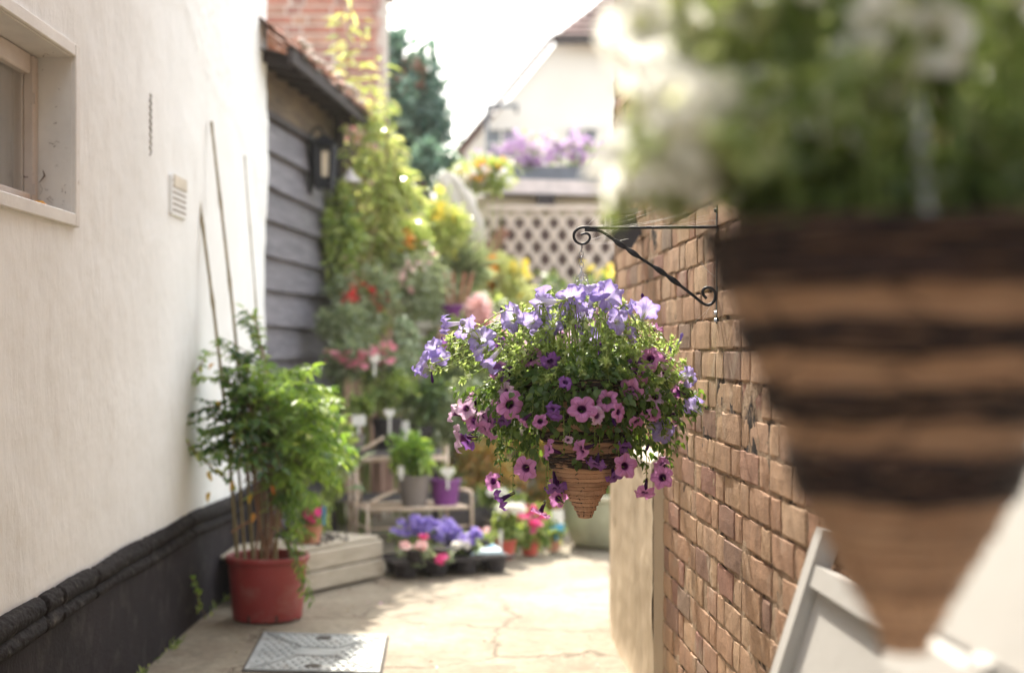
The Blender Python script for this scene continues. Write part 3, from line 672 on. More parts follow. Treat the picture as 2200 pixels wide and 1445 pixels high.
# rendered pier at the foot of the wall
pr = thing('rendered_pier', 'low buff rendered pier with a pale sloping cap against the brick wall', 'pier', (0.4, 4.8, 0))
zA, xA = 5.55, 0.381; zB, xB = 4.12, 0.408
def PX(y): return np.interp(y, [4.12, 5.0, 5.25, 5.55], [0.408, 0.378, 0.3705, 0.381])
ys_ = np.linspace(0, 1, 70); zz = np.linspace(-0.01, 0.70, 50)
def pierf(U, W):
    y = zB + (zA - zB) * U; x = PX(y)
    x = x + 0.006 * vnoise(U * 3, W * 3, 51, 3) + 0.0015 * vnoise(U * 25, W * 25, 52, 2) - 0.03 * np.exp(-W / 0.03) * (1 - U) * 0.6
    return np.stack([x, y, W], -1)
grid_mesh('pier_face', ys_, zz, pierf, M['pier'], pr)
b = MB(); rB = RW(zB) - 0.004
V = [[xB + 0.002, zB, -0.01], [0.452, zB - 0.012, -0.01], [0.452, zB - 0.012, 0.70], [xB + 0.002, zB, 0.70],
     [xA, zA, -0.01], [0.42, zA, -0.01], [0.42, zA, 0.70], [xA, zA, 0.70]]
b.add(V[:4], [(0, 1, 2, 3)]); b.build('pier_end', M['pier'], pr)
b = MB(); b.add(V[4:], [(0, 3, 2, 1)]); b.build('pier_end', M['pier'], pr)
b = MB()
n = 24; V = []
for i in range(n + 1):
    u = i / n; y = zB - 0.012 + (zA - zB + 0.02) * u; x = float(PX(y)); w = RW(y)
    j1, j2 = 0.004 * math.sin(i * 2.1), 0.005 * math.sin(i * 1.3 + 1)
    V += [[x - 0.006 + j1, y, 0.692], [x - 0.008 + j1, y, 0.712 + j2], [max(w, x + 0.03) + 0.02, y, 0.765 + j2]]
Fc = []
for i in range(n):
    a_ = i * 3; Fc += [(a_, a_ + 3, a_ + 4, a_ + 1), (a_ + 1, a_ + 4, a_ + 5, a_ + 2)]
Fc += [(0, 1, 2), (n * 3, n * 3 + 2, n * 3 + 1)]
b.add(V, Fc); b.build('pier_cap', M['cap'], pr, smooth=False)

# ------------------------------------------------------------------ drain cover in the ground
mc = thing('drain_cover', 'galvanised rectangular drain cover with raised tread set flush in the concrete', 'drain cover', (-0.669, 4.94, 0), rz=0.0)
A4 = [at(525, 1437, 4.645), at(815, 1447, 4.60), at(830, 1365, 5.19), at(568, 1358, 5.25)]
A4 = [np.array([p[0], p[1], 0]) for p in A4]
def mcp(u, v, z): return (A4[0] * (1 - u) * (1 - v) + A4[1] * u * (1 - v) + A4[2] * u * v + A4[3] * (1 - u) * v) * [1, 1, 0] + [0, 0, z]
b = MB()
def quadbox(b, u0, u1, v0, v1, z0, z1, rnd=None):
    V = [mcp(u, v, z) for z in (z0, z1) for u, v in ((u0, v0), (u1, v0), (u1, v1), (u0, v1))]
    b.add(V, [(0, 3, 2, 1), (4, 5, 6, 7), (0, 1, 5, 4), (1, 2, 6, 5), (2, 3, 7, 6), (3, 0, 4, 7)], rnd=rnd)
quadbox(b, -0.022, 1.022, -0.018, 1.018, -0.012, -0.0025); b.build('joint', M['darkgap'], mc)
b = MB(); quadbox(b, 0.0, 1.0, 0.0, 1.0, -0.01, 0.0005)
for (u0, u1, v0, v1) in ((0, 1, 0, .022), (0, 1, .978, 1), (0, .03, .022, .978), (.97, 1, .022, .978)): quadbox(b, u0, u1, v0, v1, 0.0005, 0.0035)
def rib(u0, v0, u1, v1, w):
    d = np.array([u1 - u0, v1 - v0]); d = d / np.linalg.norm(d); n_ = np.array([-d[1], d[0]]) * w / 2
    P4 = [(u0 + n_[0], v0 + n_[1]), (u0 - n_[0], v0 - n_[1]), (u1 - n_[0], v1 - n_[1]), (u1 + n_[0], v1 + n_[1])]
    V = [mcp(u, v, z) for z in (0.0, 0.0038) for u, v in P4]
    b.add(V, [(4, 5, 6, 7), (0, 1, 5, 4), (1, 2, 6, 5), (2, 3, 7, 6), (3, 0, 4, 7)])
for q in ((.03, .022, .37, .40), (.97, .022, .63, .40), (.03, .978, .37, .60), (.97, .978, .63, .60)):
    d = np.array([q[2] - q[0], q[3] - q[1]]); n_ = np.array([-d[1], d[0]]) / np.linalg.norm(d) * 0.014
    rib(q[0] + n_[0], q[1] + n_[1], q[2] + n_[0], q[3] + n_[1], 0.012); rib(q[0] - n_[0], q[1] - n_[1], q[2] - n_[0], q[3] - n_[1], 0.012)
for q in ((.36, .39, .64, .39), (.36, .61, .64, .61), (.36, .39, .36, .61), (.64, .39, .64, .61)): rib(*q, 0.014)
for i in range(13):
    for j in range(13):
        u = 0.07 + (i + .5 * (j % 2)) * 0.069; v = 0.055 + j * 0.0742
        if 0.32 < u < 0.68 and 0.36 < v < 0.64: continue
        k = (v - 0.022) / 0.38 * 0.34 if v < 0.5 else (0.978 - v) / 0.38 * 0.34
        if abs(u - 0.03 - k) < 0.045 or abs(0.97 - u - k) < 0.045: continue
        if abs(u - .5) < .09 and (abs(v - .12) < .03 or abs(v - .88) < .03): continue
        V = [mcp(u + du, v + dv_, z) for z, q in ((0.0, 1), (0.0055, .55)) for du, dv_ in ((-.024 * q, 0), (0, -.020 * q), (.024 * q, 0), (0, .020 * q))]
        b.add(V, [(4, 5, 6, 7), (0, 1, 5, 4), (1, 2, 6, 5), (2, 3, 7, 6), (3, 0, 4, 7)])
b.build('tread_plate', M['metalcover'], mc)
for v in (.12, .88):
    b = MB(); c = mcp(.5, v, .0038); b.lathe(c, [(0.0, 0.0012), (0.020, 0.0012), (0.030, -0.002), (0.030, -0.003)], 18); o = b.build('key_hole', M['darkgap'], mc)

# ------------------------------------------------------------------ wrought iron bracket
def bracket(name, label, off, group):
    off = np.array(off); t = thing(name, label, 'bracket', tuple(at(1541, 570, 3.32) + off), group)
    Y = 3.32; p = lambda x, y: at(x, y, Y) + off
    b = MB(); x0 = 1541
    b.beam(p(x0, 441), p(x0, 695), 0.016, 0.0045, up=(1, 0, 0))
    b.build('back_plate', M['iron'], t)
    for yy in (452, 672, 688):
        b = MB(); c = p(x0 - 3, yy); b.tube([c + [0.002, 0, 0], c + [-0.004, 0, 0]], [0.0055, 0.004], 10); b.build('screw', M['zinc'] if yy > 600 else M['iron'], t)
    b = MB()
    pts = [(1540, 488), (1500, 488), (1440, 488.5), (1380, 489), (1320, 489.5), (1275, 489), (1256, 488), (1243, 491), (1234, 500), (1233, 510), (1238, 519), (1248, 524), (1259, 522), (1266, 515), (1267, 507), (1262, 502), (1254, 502), (1248, 504)]
    cv = curve([p(*q) for q in pts], 110); n = len(cv)
    b.tube(cv, 0.0038, 8, flat=np.linspace(1, 0.75, n)); b.build('arm', M['iron'], t, smooth=True)
    b = MB()
    pts = [(1256, 494), (1270, 494.5), (1287, 496), (1300, 502), (1320, 516), (1345, 533), (1380, 557), (1420, 583), (1460, 612), (1492, 637), (1508, 650), (1519, 655), (1529, 652), (1536, 642), (1536, 628), (1528, 619), (1517, 618), (1510, 624), (1511, 633), (1518, 641)]
    cv = curve([p(*q) for q in pts], 190); n = len(cv)
    px = (cv[:, 0] - off[0]) / Y * F + 1100
    w = np.full(n, 0.0036); fl = np.full(n, 1.0); tw = np.zeros(n)
    for i in range(n):
        if 1318 < px[i] < 1374 and i < n * 0.72: k = (px[i] - 1318) / 56 * 2
        elif 1404 < px[i] < 1462 and i < n * 0.72: k = (px[i] - 1404) / 58 * 2
        else: continue
        w[i] = 0.0036 + 0.0044 * math.sin((k % 1) * math.pi) ** 0.8; fl[i] = 0.9; tw[i] = 0.0
    b.tube(cv, w, 8, flat=fl, twist=tw); b.build('brace', M['iron'], t, smooth=True)
    return t
bracket('wall_bracket', 'black scrolled wrought iron bracket with twisted brace holding the middle basket', (0, 0, 0), 'wrought iron basket brackets')
FOFF = at(1945, 1410, 1.09) - at(1257, 1115, 3.32)
bracket('wall_bracket', 'second black iron bracket, out of sight above the blurred near basket', (float(FOFF[0]) - 0.046, float(FOFF[1]), float(FOFF[2]) + 0.0), 'wrought iron basket brackets')

# ------------------------------------------------------------------ conical hanging baskets
BC = at(1257, 1115, 3.32)      # tip of the middle basket
def prof(h): return np.interp(h, [0, .02, .04, .075, .125, .20, .26, .325], [.009, .016, .026, .046, .073, .100, .124, .147])
def link_torus(b, c, d, R=0.0065, r=0.0011, side=(1, 0, 0), el=1.5):
    c = np.array(c); d = unit(np.array(d, float)); s_ = np.array(side, float); s_ = s_ - d * np.dot(s_, d); s_ = unit(s_)
    pts = [c + d * math.cos(t) * R * el + s_ * math.sin(t) * R * 0.75 for t in np.linspace(0, 2 * math.pi, 15)]
    b.tube(pts, r, 5)
def make_basket(name, label, base, hook, group, seed):
    r = np.random.default_rng(seed); random.seed(seed)
    base = np.array(base); t = thing(name, label, 'hanging basket', tuple(base), group)
    # reed strips, each lapping the next, in separate tan sections
    b = MB(); n = 56
    h = 0.004; prev = None
    while h < 0.322:
        dh = r.uniform(0.008, 0.013) if h < 0.125 else r.uniform(0.004, 0.0065)
        r0, r1 = prof(h) + 0.0005, prof(min(h + dh, .325)) + (0.0034 if h < .125 else .0020)
        ph = r.uniform(0, 6); am = 0.0012
        w0 = lambda T_, j, ph=ph: (am / 0.08) * math.sin(3 * T_ + ph) + 0.008 * math.sin(17 * T_ + ph * 3)
        rn = r.random()
        cut = r.uniform(0, 2 * math.pi)
        b.lathe(base, [(r0 * 0.97, h + dh), (r0, h - 0.001), (r1, h + 0.0008), (r1 + 0.0006, h + dh * 0.8), (r1 * 0.985, h + dh)], n, rnd=rn, wob=w0)
        h += dh
    b.build('reed_cone', M['reed'], t)
    for h0, h1, out in ((.123, .158, .010), (.183, .208, .009), (.231, .256, .009), (.280, .328, .013)):
        b = MB(); k = 0; nst = int((h1 - h0) / 0.0042)
        for i in range(nst):
            hh = h0 + (i + 0.5) * (h1 - h0) / nst; R = prof(hh) + out * 0.6 + r.uniform(-0.001, 0.0015); ph = r.uniform(0, 6); ph2 = r.uniform(0, 6)
            pts = [base + [(R + 0.0016 * math.sin(5 * T_ + ph)) * math.cos(T_), (R + 0.0016 * math.sin(5 * T_ + ph)) * math.sin(T_), hh + 0.0022 * math.sin(4 * T_ + ph2) + 0.001 * math.sin(13 * T_ + ph)] for T_ in np.linspace(0, 2 * math.pi, 49)]
            b.tube(pts, r.uniform(0.0022, 0.0036), 5, rnd=r.random(), cap=False)
        b.build('twig_band', M['twig'], t)
    b = MB()
    for k in range(8):
        T0 = -math.pi / 2 + (k - 0.3) * 2 * math.pi / 8 + r.uniform(-.1, .1); pts = []
        for i, hh in enumerate(np.linspace(0.006, 0.284, 44)):
            T_ = T0 + 0.10 * math.sin(i * 0.7 + k) + 0.07 * r.normal() * (hh > 0.02); R = prof(hh) + (0.0046 if hh < .125 else 0.0034)
            if .125 < hh < .155 or .186 < hh < .205 or .234 < hh < .253: R += 0.006
            pts.append(base + [R * math.cos(T_), R * math.sin(T_), hh])
        b.tube(pts, 0.0012, 4)
    for k in range(7):      # loose lashings round the tip
        hh = 0.008 + k * 0.012; pts = [base + [(prof(hh) + 0.003) * math.cos(T_), (prof(hh) + 0.003) * math.sin(T_), hh + 0.003 * math.sin(2 * T_ + k)] for T_ in np.linspace(k, k + 5, 26)]
        b.tube(pts, 0.0010, 4)
    b.build('stitching', M['stitch'], t)
    b = MB(); b.lathe(base, [(0.0, 0.302), (0.08, 0.306), (0.138, 0.300)], 24); b.build('compost', M['moss'], t)
    hook = np.array(hook)
    b = MB(); p = hook.copy(); k = 0
    top = hook + [0, 0, -0.058]
    for i in range(5):
        link_torus(b, hook + [0, 0, -0.008 - i * 0.0125], (0, 0.1, 1), side=(1, 0, 0) if i % 2 else (0, 1, 0), el=1.25)
    b.tube(curve([hook + [0, 0, 0.002], hook + [0.003, 0, -0.004], hook + [0, 0, -0.008]], 8), 0.0012, 5)
    for T_ in (0.35, 2.5, 4.55):
        e_ = base + [prof(.31) * math.cos(T_), prof(.31) * math.sin(T_), .318]; v = e_ - top; L_ = np.linalg.norm(v); m = int(L_ / 0.0135)
        for i in range(m):
            link_torus(b, top + v * (i + 0.5) / m, v, side=(1, 0.2, 0) if i % 2 else (0.1, 1, 0.1), el=1.4, R=0.0062)
    b.build('chain', M['zinc'], t)
    return t
hook0 = at(1249, 527, 3.32)
bk = make_basket('hanging_basket', 'conical woven reed basket of lavender and pink petunias in sharp focus on the iron bracket', BC, hook0, 'conical reed hanging baskets', 3)

# petunia: trumpet, ruffled five-lobed limb, calyx
def petunia_mesh(name, seed, mats, ruffle=1.0, closed=0.0):
    r = np.random.default_rng(seed); b = MB(); nA, n = 50, 50
    ringr = [0.0032, 0.0040, 0.0052, 0.0070, 0.0105, 0.015, 0.0195, 0.0235, 0.0262]
    ringz = [-0.034, -0.024, -0.014, -0.006, -0.0012, 0.0006, 0.0012, 0.0006, -0.0012]
    ra = [0.02, 0.06, 0.12, 0.2, 0.36, 0.54, 0.72, 0.88, 1.0]
    ph = r.uniform(0, 6, 5); lob = r.uniform(-0.05, 0.05, 5); bend = r.uniform(0, 6); ba = r.uniform(0.0, 0.22)
    V = []; R_ = []; A_ = []
    for j in range(9):
        f = max(0, (j - 3) / 5)
        for k in range(n):
            T_ = 2 * math.pi * k / n; l5 = math.cos(2.5 * T_) ** 2; notch = abs(math.cos(2.5 * T_))
            rr = ringr[j] * (1 + f * (-0.17 * (1 - notch) ** 2.2 + 0.05 * math.cos(5 * T_) + lob[int(T_ / (2 * math.pi) * 5) % 5]))
            rr *= 1 - 0.45 * closed * f
            z = ringz[j] + f * f * (0.0035 * ruffle * math.sin(5 * T_ + ph[0]) + 0.0022 * ruffle * math.sin(11 * T_ + ph[1]) + 0.0015 * ruffle * math.sin(17 * T_ + ph[2])) + closed * f * 0.012
            z += -ba * 0.02 * f * f * (1 + math.cos(T_ - bend))
            z += f * (1 - f) * 0.006 * (1 - notch) - 0.0008 * f * math.cos(5 * T_)
            V.append([rr * math.cos(T_), rr * math.sin(T_), z]); R_.append(ra[j]); A_.append(T_)
    Fc = [(j * n + k, j * n + (k + 1) % n, (j + 1) * n + (k + 1) % n, (j + 1) * n + k) for j in range(8) for k in range(n)]
    b.add(V, Fc, 0, r.random(), R_, A_)
    b.tube([[0, 0, -0.033], [0, 0, -0.030], [0.002, 0, -0.010]], [0.0012, 0.0014, 0.0008], 5, mi=1)
    for k in range(5):
        T_ = k * 2 * math.pi / 5 + 0.4; c, s_ = math.cos(T_), math.sin(T_)
        b.add([[0.002 * c, 0.002 * s_, -0.036], [0.0075 * c - 0.0016 * s_, 0.0075 * s_ + 0.0016 * c, -0.030], [0.013 * c, 0.013 * s_, -0.022], [0.0075 * c + 0.0016 * s_, 0.0075 * s_ - 0.0016 * c, -0.030]], [(0, 1, 2, 3)], 1, 0.5)
    o = b.build(name, mats, None, smooth=True, attrs=True); me = o.data; bpy.data.objects.remove(o); return me
def bud_mesh(name, mats):
    b = MB(); pts = curve([[0, 0, -0.034], [0.001, 0, -0.02], [0.004, 0, -0.006], [0.009, 0, 0.006], [0.012, 0, 0.013]], 12)
    n = len(pts); rr = np.interp(np.linspace(0, 1, n), [0, .35, .75, 1], [0.0018, 0.0028, 0.0058, 0.0008]); b.tube(pts, rr, 8)
    for k in range(5):
        T_ = k * 2 * math.pi / 5; c, s_ = math.cos(T_), math.sin(T_)
        b.add([[0.002 * c, 0.002 * s_, -0.036], [0.006 * c - 0.0015 * s_, 0.006 * s_ + 0.0015 * c, -0.029], [0.0095 * c, 0.0095 * s_, -0.021], [0.006 * c + 0.0015 * s_, 0.006 * s_ - 0.0015 * c, -0.029]], [(0, 1, 2, 3)], 1, 0.5)
    o = b.build(name, mats, None, smooth=True, attrs=True); me = o.data; bpy.data.objects.remove(o); return me
PET = {}
for key, mt in (('L', 'p_lav'), ('P', 'p_pink'), ('W', 'p_pale'), ('D', 'p_plum'), ('S', 'p_white')):
    PET[key] = [petunia_mesh('petunia_flower', 40 + 7 * i + ord(key), [M[mt], M['stem']], 1.0 + 0.4 * (i % 2), [0, 0, 0.15, 0.3][i]) for i in range(4)]
PET['B'] = [bud_mesh('petunia_bud', [M['p_plum'], M['stem']])]; PET['V'] = [bud_mesh('petunia_bud', [M['p_lav'], M['stem']])]
DIRS = {'f': (0, -1, .12), 'l': (-.95, -.35, .15), 'r': (.9, -.4, .15), 'u': (0, -.45, .9), 'd': (.05, -.5, -.85), 'fl': (-.5, -.85, .1), 'fr': (.5, -.85, .1),
        'b': (.1, .9, .35), 'bl': (-.6, .7, .25), 'br': (.6, .7, .25), 'ul': (-.55, -.4, .75), 'ur': (.5, -.4, .75), 'dl': (-.75, -.2, -.6), 'dr': (.6, -.2, -.6), 'fu': (0, -.8, .55), 'fd': (0, -.85, -.35)}
FL = [ # x, y, radius px, kind, facing, metres nearer(-)/farther(+)
 (905, 778, 27, 'L', 'l', 0), (928, 748, 24, 'L', 'fl', .03), (900, 800, 20, 'L', 'dl', -.02), (955, 698, 26, 'L', 'l', .02), (1000, 703, 28, 'L', 'bl', .05), (1035, 728, 27, 'L', 'fl', .03), (1060, 700, 20, 'V', 'ur', .05),
 (962, 738, 22, 'D', 'dl', 0), (945, 765, 20, 'L', 'f', .02), (1045, 782, 28, 'L', 'dl', -.03), (1070, 742, 24, 'D', 'bl', 0), (1098, 682, 34, 'L', 'fl', .05), (1080, 665, 16, 'B', 'ul', .06), (1165, 650, 32, 'L', 'bl', .06), (1188, 690, 32, 'L', 'f', .04),
 (1228, 640, 36, 'L', 'f', .03), (1276, 625, 31, 'L', 'u', .06), (1308, 634, 32, 'L', 'fr', .05), (1330, 690, 30, 'L', 'f', -.02), (1347, 662, 24, 'L', 'ul', .03), (1390, 662, 27, 'L', 'br', .04), (1385, 640, 15, 'B', 'u', .03),
 (1218, 668, 24, 'L', 'fl', .06), (1255, 668, 26, 'L', 'b', .08), (1285, 680, 24, 'W', 'f', .05), (1158, 722, 24, 'L', 'fl', .05), (1110, 730, 26, 'W', 'fl', .03), (1292, 742, 24, 'D', 'fu', -.04), (1318, 748, 22, 'D', 'dr', -.02), (1205, 720, 22, 'W', 'f', .06), (1240, 705, 14, 'D', 'd', -.02),
 (1270, 720, 24, 'L', 'b', .07), (1232, 742, 18, 'W', 'fl', .04), (1480, 808, 22, 'L', 'br', .03), (1475, 795, 14, 'B', 'u', .02), (1488, 868, 24, 'L', 'b', .04), (1424, 925, 24, 'L', 'b', .05), (1408, 915, 18, 'L', 'br', .04), (1467, 722, 16, 'V', 'u', .0), (1410, 705, 18, 'P', 'ur', .03),
 (1096, 869, 27, 'P', 'f', -.15), (1250, 878, 28, 'P', 'f', -.20), (1304, 860, 25, 'P', 'fl', -.18), (1284, 893, 20, 'W', 'fr', -.19), (1356, 838, 24, 'P', 'fd', -.15), (1352, 826, 16, 'P', 'fu', -.14), (1396, 770, 27, 'P', 'f', -.10), (1362, 782, 25, 'D', 'fl', -.12), (1378, 800, 22, 'P', 'ur', -.12), (1372, 758, 18, 'P', 'ul', -.08),
 (1408, 850, 24, 'W', 'f', -.12), (1406, 889, 21, 'P', 'fr', -.14), (1450, 842, 24, 'P', 'bl', -.06), (1140, 767, 26, 'P', 'fu', -.10), (1075, 803, 27, 'D', 'dl', -.08), (1070, 795, 25, 'P', 'l', -.07), (1183, 777, 22, 'D', 'd', -.15), (1186, 882, 19, 'D', 'fl', -.19), (1192, 893, 15, 'D', 'fd', -.19),
 (970, 886, 23, 'W', 'l', -.02), (1000, 876, 23, 'W', 'f', -.06), (1018, 903, 24, 'P', 'fl', -.05), (1043, 893, 22, 'W', 'fr', -.08), (1040, 862, 16, 'S', 'f', .02), (1062, 878, 22, 'P', 'l', -.10), (1078, 905, 20, 'D', 'd', -.10), (982, 940, 30, 'W', 'l', -.03), (1000, 948, 25, 'D', 'dl', -.02), (1040, 922, 26, 'P', 'dl', -.08), (1050, 905, 18, 'P', 'fl', -.08),
 (1178, 964, 25, 'P', 'l', -.17), (1248, 966, 25, 'P', 'l', -.18), (1220, 944, 10, 'W', 'f', -.15), (1281, 998, 23, 'D', 'd', -.14), (1128, 1006, 27, 'P', 'f', -.12), (1058, 1033, 21, 'P', 'fl', -.04), (1072, 1075, 23, 'D', 'dl', -.03), (1344, 1001, 27, 'P', 'f', -.13), (1422, 1024, 28, 'P', 'f', -.08), (1420, 995, 22, 'P', 'ul', -.04),
 (1385, 1060, 22, 'P', 'd', -.06), (1195, 1050, 24, 'D', 'd', -.03), (1200, 1035, 22, 'P', 'fr', .02), (1198, 1070, 22, 'P', 'b', .02), (1212, 1060, 20, 'P', 'fr', .04), (1160, 1102, 22, 'P', 'dl', .0), (1320, 1026, 20, 'D', 'd', -.06), (1342, 962, 20, 'D', 'd', -.10), (1315, 905, 12, 'B', 'd', -.17),
 (1085, 840, 20, 'W', 'fl', -.12), (1122, 905, 20, 'P', 'dl', -.16), (1160, 905, 17, 'P', 'f', -.19), (1330, 885, 19, 'P', 'fr', -.19), (1370, 905, 22, 'P', 'dr', -.14), (1215, 820, 18, 'D', 'fu', -.2), (1430, 800, 22, 'W', 'fr', -.06),
 (1455, 890, 20, 'P', 'r', -.04), (1015, 850, 18, 'P', 'ul', -.02), (1140, 690, 24, 'L', 'fl', .0), (1360, 720, 22, 'L', 'r', .0), (1120, 770, 18, 'D', 'dl', -.1), (1245, 655, 26, 'L', 'ur', .02), (1425, 765, 17, 'P', 'ur', -.05), (1020, 760, 20, 'L', 'dl', .0),
 (925, 812, 16, 'B', 'd', 0), (1440, 745, 12, 'V', 'u', .05), (1150, 1020, 12, 'B', 'd', -.05), (1395, 960, 14, 'B', 'd', -.05)]
def rot_to(d, spin):
    q = Vector(d).normalized().to_track_quat('Z', 'Y'); from mathutils import Quaternion
    return q @ Quaternion((0, 0, 1), spin)
def place_flowers(root, base, table, seed, sp=None):
    """each flower is a part of the basket; returns where each flower's stalk begins"""
    r = random.Random(seed); ends = []
    bl = Vector(root.location)
    for i, (x, y, rad, kd, fc, dy) in enumerate(table):
        P = sp(x, y, dy) if sp else at(x, y, 3.32 + dy - (0.11 if kd == 'L' else 0))
        if not sp and kd == 'L': dy -= 0.11
        k = (rad * (3.32 + dy) / F) / 0.0232 if not sp else rad
        d = np.array(DIRS[fc]) + np.array([r.uniform(-.42, .42), r.uniform(-.2, .2), r.uniform(-.42, .42)]); d = d / np.linalg.norm(d)
        me = PET[kd][i % len(PET[kd])]
        o = bpy.data.objects.new(me.name, me); C.objects.link(o); o.parent = root
        if kd in 'BV': k = max(0.75, min(1.1, k))
        o.rotation_mode = 'QUATERNION'; o.rotation_quaternion = rot_to(d, r.uniform(0, 6.28)); o.scale = (k * r.uniform(.86, 1.06), k * r.uniform(.82, 1.06), k * r.uniform(.8, 1.25))
        o.location = Vector(P) - bl
        ends.append((np.array(P) - d * 0.034 * k, d))
    return ends
ends = place_flowers(bk, BC, FL, 5)

OUT = [(975, 790), (925, 745), (955, 705), (1010, 690), (1080, 690), (1100, 650), (1160, 640), (1235, 650), (1330, 640), (1400, 640), (1425, 700), (1470, 735), (1482, 790), (1498, 880), (1455, 955), (1400, 985), (1345, 1010), (1330, 950), (1280, 930), (1170, 935), (1135, 1020), (1075, 1030), (1060, 960), (1025, 905), (1010, 850)]
def inpoly(x, y, P):
    c = False; j = len(P) - 1
    for i in range(len(P)):
        if (P[i][1] > y) != (P[j][1] > y) and x < (P[j][0] - P[i][0]) * (y - P[i][1]) / (P[j][1] - P[i][1]) + P[i][0]: c = not c
        j = i
    return c
def petunia_greenery(root, base, ends, tips, seed, mu='leafB', ml='leafA', nroot=0.10, leafL=0.019, crown=2600, crad=(.235, .20, .115), cc=(0, 0, .315), big=True):
    r = np.random.default_rng(seed); stem = MB(); stem.mat = M['stem']
    base = np.array(base); LP, LD, LN, LS, LW, LR = [], [], [], [], [], []
    allends = [(e_, d_, True) for e_, d_ in ends] + [(t_, None, False) for t_ in tips]
    for e_, d_, isf in allends:
        a_ = math.atan2(e_[1] - base[1], e_[0] - base[0]) + r.normal() * 0.35; R = nroot * r.uniform(0.3, 1.15)
        s0 = base + [R * math.cos(a_), R * math.sin(a_), 0.30]
        out = (e_ - s0) * [1, 1, 0]; up = max(0.02, 0.06 + 0.35 * (e_[2] - s0[2])) if e_[2] > s0[2] - 0.05 else 0.05
        m1 = s0 + out * 0.42 + [0, 0, up + (0.45 * (e_[2] - s0[2]) if e_[2] > s0[2] else 0.0)]
        m2 = s0 + out * 0.93 + [0, 0, (e_[2] - s0[2]) * (0.78 if e_[2] > s0[2] else 0.42) + 0.012]
        cv = curve([s0, m1, m2, e_], 21); n = len(cv)
        stem.tube(cv, np.linspace(0.0021, 0.0009, n), 5, rnd=r.random())
        if not isf: d_ = unit(e_ - cv[-3])
        thin = r.random() < 0.5 and e_[2] > base[2] + .40
        L_ = np.linalg.norm(e_ - s0)
        st = 0.35
        for i in range(int(st * n), n):
            for q in range(1 if (thin and i % 2) else (2 if big else 1)):
                sd = unit(np.cross(cv[i] - cv[i - 1], r.normal(size=3))); f = i / n
                dd = unit(sd * 0.9 + unit(cv[i] - cv[i - 1]) * 0.55 + [0, 0, 0.1]); s_ = leafL * (1.15 - 0.6 * f) * r.uniform(0.6, 1.15)
                LP.append(cv[i]); LD.append(dd); LN.append(unit(r.normal(size=3) * 0.5 + [0, -0.15, 1])); LS.append(s_); LW.append(s_ * r.uniform(0.42, 0.62)); LR.append(min(1, max(0, r.random() * 0.7 + (cv[i][2] - base[2] - .28) * 1.3)))  # higher leaves pick paler tones, imitating sun from above
        if not isf:      # leaf tuft with tiny buds at the tip
            for q in range(9):
                dd = unit(d_ + r.normal(size=3) * 0.7); s_ = leafL * r.uniform(0.45, 0.8)
                LP.append(e_); LD.append(dd); LN.append(unit(r.normal(size=3))); LS.append(s_); LW.append(s_ * 0.4); LR.append(r.uniform(0.5, 1))
    LP, LD, LN, LS, LW, LR = map(np.array, (LP, LD, LN, LS, LW, LR))
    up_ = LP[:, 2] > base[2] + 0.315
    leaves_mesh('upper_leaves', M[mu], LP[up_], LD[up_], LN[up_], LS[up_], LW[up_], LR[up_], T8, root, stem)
    # dense crown of broader leaves
    q = unit(r.normal(size=(crown, 3))) * (r.random((crown, 1)) ** 0.33)
    P = base + np.array(cc) + q * np.array(crad); D = unit(q + [0, 0, -0.55] + r.normal(size=(crown, 3)) * 0.45); Nn = unit(q * [1, 1, .4] + [0, -0.3, 0.7] + r.normal(size=(crown, 3)) * 0.4)
    s_ = leafL * r.uniform(0.7, 1.35, crown)
    P2 = np.vstack([P, LP[~up_]]); D2 = np.vstack([D, LD[~up_]]); N2 = np.vstack([Nn, LN[~up_]]); S2 = np.concatenate([s_, LS[~up_]]); W2 = np.concatenate([s_ * 0.66, LW[~up_]]); R2 = np.concatenate([np.clip(0.1 + r.random(crown) * 0.5 + (P[:, 2] - base[2] - .32) * 2.0, 0, 1), LR[~up_] * 0.8])  # crown tones lighten with height, sunlight put into the colour
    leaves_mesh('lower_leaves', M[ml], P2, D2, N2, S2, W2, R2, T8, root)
tips = []; rr_ = random.Random(8)
while len(tips) < 200:
    x, y = rr_.uniform(920, 1500), rr_.uniform(640, 1035)
    if not inpoly(x, y, OUT): continue
    if y > 900 and rr_.random() < 0.10: continue
    if y < 720 and rr_.random() < 0.80: continue
    zx = (x - 1240) / 260; zy = (y - 820) / 190; k = max(0.05, 1 - zx * zx - zy * zy) ** 0.5
    tips.append(at(x, y, 3.32 + rr_.choice([-1, -0.7, 0.5, 1]) * 0.19 * k + rr_.uniform(-.03, .03)))
petunia_greenery(bk, BC, ends, tips, 17, cc=(-0.01, -0.015, .318), crad=(.200, .175, .095))
